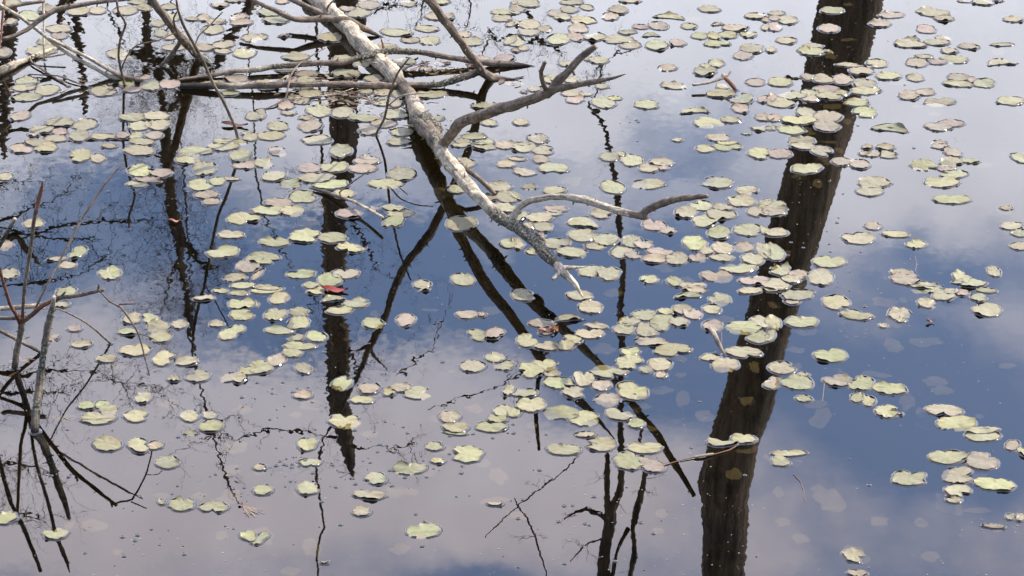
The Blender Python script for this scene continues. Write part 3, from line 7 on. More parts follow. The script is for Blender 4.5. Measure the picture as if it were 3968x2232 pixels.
SUNK=json.loads(r"""[[0.6644,5.4836,0.0289,0.0492,-0.008,"fifth sunken round leaf out from the bulge of the trunk reflection"],[0.9125,5.496,0.029,0.0415,-0.02,"second sunken round leaf out from the ring of pads in dark blue"],[0.9626,6.404,0.0314,0.0374,-0.02,"second sunken round leaf out from the raft in open pale water"],[0.6957,5.2816,0.0291,0.0372,-0.014,"second sunken round leaf out from the lowest part of the trunk reflection"],[-0.1765,6.8989,0.032,0.0306,-0.004,"sunken oval leaf by the fork of the log reflection"],[0.6763,5.8422,0.0217,0.041,-0.02,"sixth sunken round leaf out from the trunk reflection below its middle"],[-0.5033,5.329,0.0233,0.0357,-0.014,"second sunken round leaf out from the fan of pine needles"],[0.9503,6.2376,0.0388,0.0214,-0.045,"second sunken long oval leaf out from the torn raft on dark blue water"],[-0.4955,6.8359,0.0294,0.0275,-0.008,"sunken oval leaf by the pads by the middle trunk"],[0.8647,6.1432,0.0225,0.0351,-0.004,"fourth sunken round leaf out from the torn raft on dark blue water"],[-0.1692,5.6667,0.0212,0.0368,-0.045,"third sunken round leaf out from the ragged middle trunk end"],[0.8745,6.401,0.0303,0.0248,-0.03,"first sunken oval leaf out from the raft in open pale water"],[0.505,5.697,0.0255,0.0291,-0.008,"second sunken round leaf out from the floating orange stalk"],[0.929,6.6939,0.0277,0.0267,-0.004,"first sunken oval leaf out from the darker blue open patch"],[0.1775,5.6692,0.0297,0.0246,-0.02,"second sunken oval leaf out from the blunt tip of the short limb reflection"],[-0.23,6.7951,0.0244,0.0298,-0.02,"sunken round leaf by the fork of the log reflection"],[-0.5023,6.7815,0.0244,0.0297,-0.03,"sunken round leaf by the middle trunk reflection"],[0.2042,6.1438,0.0282,0.0255,-0.02,"sunken oval leaf by the orange leaf"],[0.5786,7.1153,0.0304,0.0234,-0.03,"sunken long oval leaf by the sawn end of the lower limb"],[0.1464,6.9768,0.0249,0.0284,-0.004,"sunken round leaf by the arched bend of the lower limb"],[-0.2141,5.6168,0.0316,0.0222,-0.03,"first sunken long oval leaf out from the ragged middle trunk end"],[0.3097,5.6453,0.0243,0.0286,-0.004,"first sunken round leaf out from the floating orange stalk"],[0.9433,5.999,0.0276,0.0248,-0.014,"second sunken oval leaf out from the torn raft on dark blue water"],[0.6663,5.9067,0.0284,0.0241,-0.02,"sunken oval leaf by the trunk reflection below its middle"],[0.2817,6.1635,0.026,0.0256,-0.03,"sunken oval leaf by the pad chain under the log tip"],[0.8055,6.297,0.0275,0.0242,-0.014,"third sunken oval leaf out from the middle of the trunk reflection"],[-0.5852,5.6681,0.0243,0.0268,-0.004,"second sunken round leaf out from the tattered pads in grey water"],[1.1779,7.5817,0.0399,0.0163,-0.03,"sunken narrow leaf by the sparse pads in pale water"],[0.1158,5.6659,0.0317,0.0205,-0.004,"sunken long oval leaf by the blunt tip of the short limb reflection"],[1.2152,6.8698,0.0209,0.0307,-0.02,"sunken round leaf by the darker blue open patch"],[0.3712,6.5884,0.0274,0.0232,-0.045,"first sunken oval leaf out from the big pad raft beyond the log tip"],[0.8753,5.9327,0.0176,0.0354,-0.03,"third sunken round leaf out from the torn raft on dark blue water"],[-0.4372,5.9181,0.0285,0.0218,-0.045,"sunken long oval leaf by the lower middle trunk reflection"],[0.3804,5.9399,0.0176,0.0352,-0.03,"fifth sunken round leaf out from the trunk reflection below its middle"],[0.8888,6.3268,0.0254,0.0243,-0.045,"second sunken oval leaf out from the raft in open pale water"],[0.4215,5.8455,0.0239,0.0258,-0.02,"fourth sunken round leaf out from the trunk reflection below its middle"],[0.9081,5.8341,0.0271,0.0216,-0.03,"sunken long oval leaf by the ring of pads in dark blue"],[-0.4057,5.3418,0.0183,0.0319,-0.045,"fifth sunken round leaf out from the fan of pine needles"],[-0.8505,5.3769,0.0275,0.0211,-0.02,"sunken long oval leaf by the angled twig reflection"],[-0.0245,5.629,0.0179,0.0324,-0.045,"sunken round leaf by the thin twig reflection like a wishbone"],[1.3261,7.8107,0.0204,0.0276,-0.004,"sunken round leaf by the upper pale water"],[-1.2118,7.0573,0.0214,0.0262,-0.02,"sunken round leaf by the broken orange twig end"],[-0.1485,5.6913,0.0266,0.0206,-0.02,"first sunken long oval leaf out from the grey water under the forked reflection"],[0.794,7.1614,0.0229,0.0237,-0.03,"second sunken oval leaf out from the trunk reflection above its middle"],[0.3172,6.0306,0.03,0.018,-0.014,"sunken long oval leaf by the pad chain under the log tip"],[0.9524,5.9489,0.0242,0.0223,-0.008,"third sunken oval leaf out from the torn raft on dark blue water"],[-0.5787,5.4882,0.0196,0.0275,-0.014,"first sunken round leaf out from the fan of pine needles"],[0.6718,6.2091,0.025,0.0213,-0.004,"second sunken oval leaf out from the middle of the trunk reflection"],[-0.2398,5.5203,0.0208,0.0256,-0.02,"first sunken round leaf out from the ragged middle trunk end"],[0.7642,7.2841,0.0193,0.0275,-0.004,"second sunken round leaf out from the upper trunk reflection"],[-0.0514,6.307,0.0207,0.0241,-0.014,"first sunken round leaf out from the black log reflection"],[0.8407,7.4519,0.0262,0.019,-0.008,"sunken long oval leaf by the upper trunk reflection"],[0.8269,5.9243,0.0241,0.0199,-0.008,"first sunken oval leaf out from the torn raft on dark blue water"],[1.0314,7.5978,0.024,0.0197,-0.004,"sunken oval leaf by the upper pale water"],[0.7201,6.0674,0.029,0.016,-0.03,"first sunken long oval leaf out from the torn raft on dark blue water"],[-0.6749,6.9178,0.0272,0.0168,-0.004,"sunken long oval leaf by the pads by the middle trunk"],[0.8133,6.01,0.0332,0.0136,-0.004,"sunken narrow leaf by the torn raft on dark blue water"],[0.3324,5.9567,0.0253,0.0177,-0.02,"second sunken long oval leaf out from the rafts over the log reflection"],[0.496,8.0267,0.0251,0.0178,-0.008,"sunken long oval leaf by the pale water beside the tall trunk"],[0.9917,5.5903,0.0168,0.0265,-0.004,"first sunken round leaf out from the ring of pads in dark blue"],[0.2377,6.4126,0.0198,0.0223,-0.02,"first sunken round leaf out from the pointed log tip"],[0.2791,5.8753,0.0185,0.0238,-0.014,"first sunken round leaf out from the rafts over the log reflection"],[0.6188,6.3509,0.0254,0.0171,-0.014,"sunken long oval leaf by the middle of the trunk reflection"],[0.6425,6.0748,0.0145,0.0297,-0.03,"third sunken round leaf out from the trunk reflection below its middle"],[-0.2209,5.2898,0.0201,0.0204,-0.014,"sunken oval leaf by the open grey water"],[1.0383,5.41,0.0174,0.0233,-0.008,"fourth sunken round leaf out from the ring of pads in dark blue"],[0.6493,5.5419,0.0156,0.0259,-0.02,"fourth sunken round leaf out from the bulge of the trunk reflection"],[-0.4358,5.5568,0.0167,0.0239,-0.045,"second sunken round leaf out from the ragged middle trunk end"],[-0.1111,6.1804,0.017,0.0234,-0.004,"second sunken round leaf out from the black log reflection"],[-0.7533,5.8922,0.0197,0.0197,-0.03,"sunken oval leaf by the hanging twig tip"],[-0.436,5.6022,0.021,0.0182,-0.014,"sunken oval leaf by the ragged middle trunk end"],[0.8567,5.3094,0.0202,0.0188,-0.03,"second sunken oval leaf out from the ring of pads in dark blue"],[-0.5856,5.8719,0.0218,0.0173,-0.03,"second sunken long oval leaf out from the hanging twig tip"],[1.1991,7.1477,0.0254,0.0148,-0.03,"third sunken long oval leaf out from the sparse pads in pale water"],[-0.0318,5.4891,0.0321,0.0117,-0.02,"sunken narrow leaf by the thin twig reflection like a wishbone"],[0.4737,5.5923,0.0168,0.0222,-0.014,"first sunken round leaf out from the bulge of the trunk reflection"],[1.1177,6.4012,0.0186,0.02,-0.014,"first sunken round leaf out from the raft in open pale water"],[0.4797,6.5776,0.0178,0.0206,-0.03,"third sunken round leaf out from the big pad raft beyond the log tip"],[0.8665,7.831,0.0178,0.0205,-0.03,"sunken round leaf by the wide top of the trunk reflection"],[0.0888,7.7742,0.0217,0.0168,-0.045,"sunken long oval leaf by the small upright spur"],[0.7397,6.355,0.0185,0.0196,-0.02,"first sunken round leaf out from the middle of the trunk reflection"],[0.7611,5.4141,0.0184,0.0193,-0.014,"first sunken oval leaf out from the ring of pads in dark blue"],[0.4975,6.3327,0.0208,0.017,-0.045,"first sunken oval leaf out from the pale stick poking out of the water"],[0.5746,5.6855,0.0213,0.0165,-0.03,"sunken long oval leaf by the bulge of the trunk reflection"],[0.3813,6.1148,0.0168,0.0207,-0.03,"sunken round leaf by the pale stick poking out of the water"],[-0.6112,6.1526,0.0249,0.0139,-0.045,"second sunken long oval leaf out from the pad column in blue water"],[-0.7068,5.7966,0.0162,0.0213,-0.03,"sunken round leaf by the hanging twig tip"],[-0.5864,5.601,0.0168,0.0202,-0.02,"first sunken round leaf out from the tattered pads in grey water"],[-0.0808,5.8399,0.0173,0.0193,-0.004,"sunken round leaf by the grey water under the forked reflection"],[0.7256,7.0668,0.0189,0.0174,-0.03,"first sunken oval leaf out from the trunk reflection above its middle"],[0.5249,5.9556,0.0165,0.0199,-0.045,"first sunken round leaf out from the trunk reflection below its middle"],[0.5953,5.3559,0.0173,0.0189,-0.02,"first sunken round leaf out from the lowest part of the trunk reflection"],[-0.9651,5.8002,0.0302,0.0107,-0.014,"sunken narrow leaf by the foot of the broken thick stem"],[0.7619,6.9745,0.0124,0.0256,-0.004,"sunken round leaf by the trunk reflection above its middle"],[0.4089,6.4505,0.0175,0.0176,-0.004,"third sunken oval leaf out from the big pad raft beyond the log tip"],[0.8988,5.858,0.0141,0.0218,-0.014,"fifth sunken round leaf out from the torn raft on dark blue water"],[0.5445,6.0474,0.0122,0.025,-0.008,"second sunken round leaf out from the trunk reflection below its middle"],[0.0151,6.0694,0.0167,0.0182,-0.014,"sunken round leaf by the orange leaf"],[0.6454,6.1487,0.0214,0.014,-0.02,"sunken long oval leaf by the pale stick poking out of the water"],[0.8244,6.0156,0.0144,0.0203,-0.03,"first sunken round leaf out from the torn raft on dark blue water"],[0.0151,5.4129,0.0184,0.0154,-0.008,"sunken oval leaf by the thin twig reflection like a wishbone"],[0.6877,7.8443,0.0164,0.0172,-0.02,"sunken oval leaf by the pale water beside the tall trunk"],[0.5655,5.5766,0.0115,0.024,-0.045,"second sunken round leaf out from the bulge of the trunk reflection"],[0.2986,6.551,0.0154,0.0179,-0.045,"second sunken round leaf out from the big pad raft beyond the log tip"],[0.1534,5.7728,0.0215,0.0127,-0.008,"first sunken long oval leaf out from the rafts over the log reflection"],[0.7421,5.9817,0.0121,0.0224,-0.004,"second sunken round leaf out from the torn raft on dark blue water"],[-0.8793,6.01,0.0199,0.0136,-0.004,"first sunken long oval leaf out from the hanging twig tip"],[-0.3009,5.7278,0.0213,0.0125,-0.004,"second sunken long oval leaf out from the ragged middle trunk end"],[0.9713,5.47,0.0268,0.0098,-0.02,"sunken narrow leaf by the ring of pads in dark blue"],[0.3459,6.4516,0.0175,0.015,-0.008,"second sunken oval leaf out from the big pad raft beyond the log tip"],[-0.5913,5.3833,0.0153,0.0171,-0.045,"third sunken round leaf out from the fan of pine needles"],[-0.0585,5.63,0.0158,0.0163,-0.014,"third sunken oval leaf out from the blunt tip of the short limb reflection"],[0.8468,5.4119,0.0133,0.0193,-0.014,"fifth sunken round leaf out from the ring of pads in dark blue"],[-0.2058,5.5015,0.0186,0.0138,-0.008,"sunken long oval leaf by the open grey water"],[-0.4384,5.2297,0.02,0.0128,-0.03,"sunken long oval leaf by the fan of pine needles"],[0.656,6.6076,0.0107,0.0235,-0.014,"second sunken round leaf out from the middle of the trunk reflection"],[-0.6982,6.2694,0.0206,0.012,-0.03,"first sunken long oval leaf out from the pad column in blue water"],[1.1128,6.0746,0.0179,0.0138,-0.014,"third sunken long oval leaf out from the torn raft on dark blue water"],[1.1077,7.4216,0.0196,0.0126,-0.014,"first sunken long oval leaf out from the sparse pads in pale water"],[0.2972,5.7715,0.0193,0.0127,-0.008,"sunken long oval leaf by the floating orange stalk"],[-0.6449,5.4707,0.0155,0.0157,-0.004,"sunken oval leaf by the tattered pads in grey water"],[-1.0503,7.3493,0.0195,0.0124,-0.014,"sunken long oval leaf by the pads under the tangled sticks"],[0.5672,5.4555,0.0155,0.0155,-0.045,"second sunken oval leaf out from the bulge of the trunk reflection"],[0.4222,6.675,0.0144,0.0158,-0.03,"first sunken round leaf out from the big pad raft beyond the log tip"],[0.6056,5.6533,0.0148,0.0144,-0.02,"first sunken oval leaf out from the bulge of the trunk reflection"],[0.8116,7.256,0.0231,0.0091,-0.02,"sunken narrow leaf by the upper trunk reflection"],[-0.5342,5.639,0.0127,0.0163,-0.045,"fourth sunken round leaf out from the fan of pine needles"],[0.3121,5.4264,0.0133,0.0154,-0.008,"sunken round leaf by the tip of the longest limb reflection"],[0.9187,7.882,0.0192,0.0104,-0.004,"sunken long oval leaf by the wide top of the trunk reflection"],[-0.5942,5.4562,0.0165,0.0117,-0.004,"first sunken long oval leaf out from the tattered pads in grey water"],[0.87,7.3447,0.0117,0.0155,-0.004,"first sunken round leaf out from the upper trunk reflection"],[-0.7189,5.4693,0.0185,0.0098,-0.004,"second sunken long oval leaf out from the tattered pads in grey water"],[-0.4666,5.813,0.014,0.0128,-0.008,"sunken oval leaf by the lower middle trunk reflection"],[0.6788,6.4441,0.014,0.0125,-0.008,"first sunken oval leaf out from the middle of the trunk reflection"],[-0.1652,5.8376,0.013,0.0128,-0.03,"sunken oval leaf by the grey water under the forked reflection"],[0.0461,5.7871,0.0129,0.0127,-0.014,"first sunken oval leaf out from the blunt tip of the short limb reflection"],[-0.9079,5.4152,0.0092,0.0174,-0.045,"sunken round leaf by the angled twig reflection"],[0.8351,7.1812,0.0089,0.0179,-0.008,"third sunken round leaf out from the upper trunk reflection"],[-0.3186,6.3162,0.0104,0.0145,-0.03,"sunken round leaf by the dark red leaf"],[1.0626,7.4456,0.0157,0.0095,-0.004,"second sunken long oval leaf out from the sparse pads in pale water"],[0.9501,8.1952,0.0128,0.0111,-0.03,"sunken oval leaf by the wide top of the trunk reflection"],[0.2935,5.8584,0.0109,0.013,-0.004,"second sunken round leaf out from the rafts over the log reflection"],[0.3047,5.3804,0.0122,0.0114,-0.02,"sunken oval leaf by the knotted twig reflection"],[0.3806,6.0466,0.0123,0.0113,-0.03,"second sunken oval leaf out from the pale stick poking out of the water"],[0.9149,6.3931,0.0093,0.0149,-0.02,"third sunken round leaf out from the raft in open pale water"],[0.2432,6.4618,0.0105,0.0126,-0.004,"second sunken round leaf out from the pointed log tip"],[-0.1865,6.2904,0.0206,0.006,-0.004,"sunken narrow leaf by the black log reflection"],[-0.1149,6.0339,0.0133,0.009,-0.03,"second sunken long oval leaf out from the grey water under the forked reflection"],[-0.2904,6.1673,0.0079,0.014,-0.008,"sunken round leaf by the forked stick reflection"],[0.2825,5.7709,0.0086,0.0126,-0.02,"third sunken round leaf out from the floating orange stalk"],[0.8857,6.4788,0.0106,0.0102,-0.008,"third sunken oval leaf out from the raft in open pale water"],[1.0327,5.9008,0.0098,0.011,-0.045,"third sunken round leaf out from the ring of pads in dark blue"],[-0.7977,5.3156,0.0101,0.0094,-0.045,"sunken oval leaf by the angled twig reflection"],[0.5507,5.7181,0.0064,0.0125,-0.045,"third sunken round leaf out from the bulge of the trunk reflection"],[-0.6639,6.099,0.0112,0.0069,-0.008,"sunken long oval leaf by the pads around the hanging twig"],[-0.1336,6.0734,0.0089,0.0068,-0.045,"third sunken long oval leaf out from the grey water under the forked reflection"],[1.116,6.5754,0.0071,0.0065,-0.02,"second sunken oval leaf out from the darker blue open patch"],[1.0124,6.5017,0.0082,0.0051,-0.004,"sunken long oval leaf by the raft in open pale water"]]""")
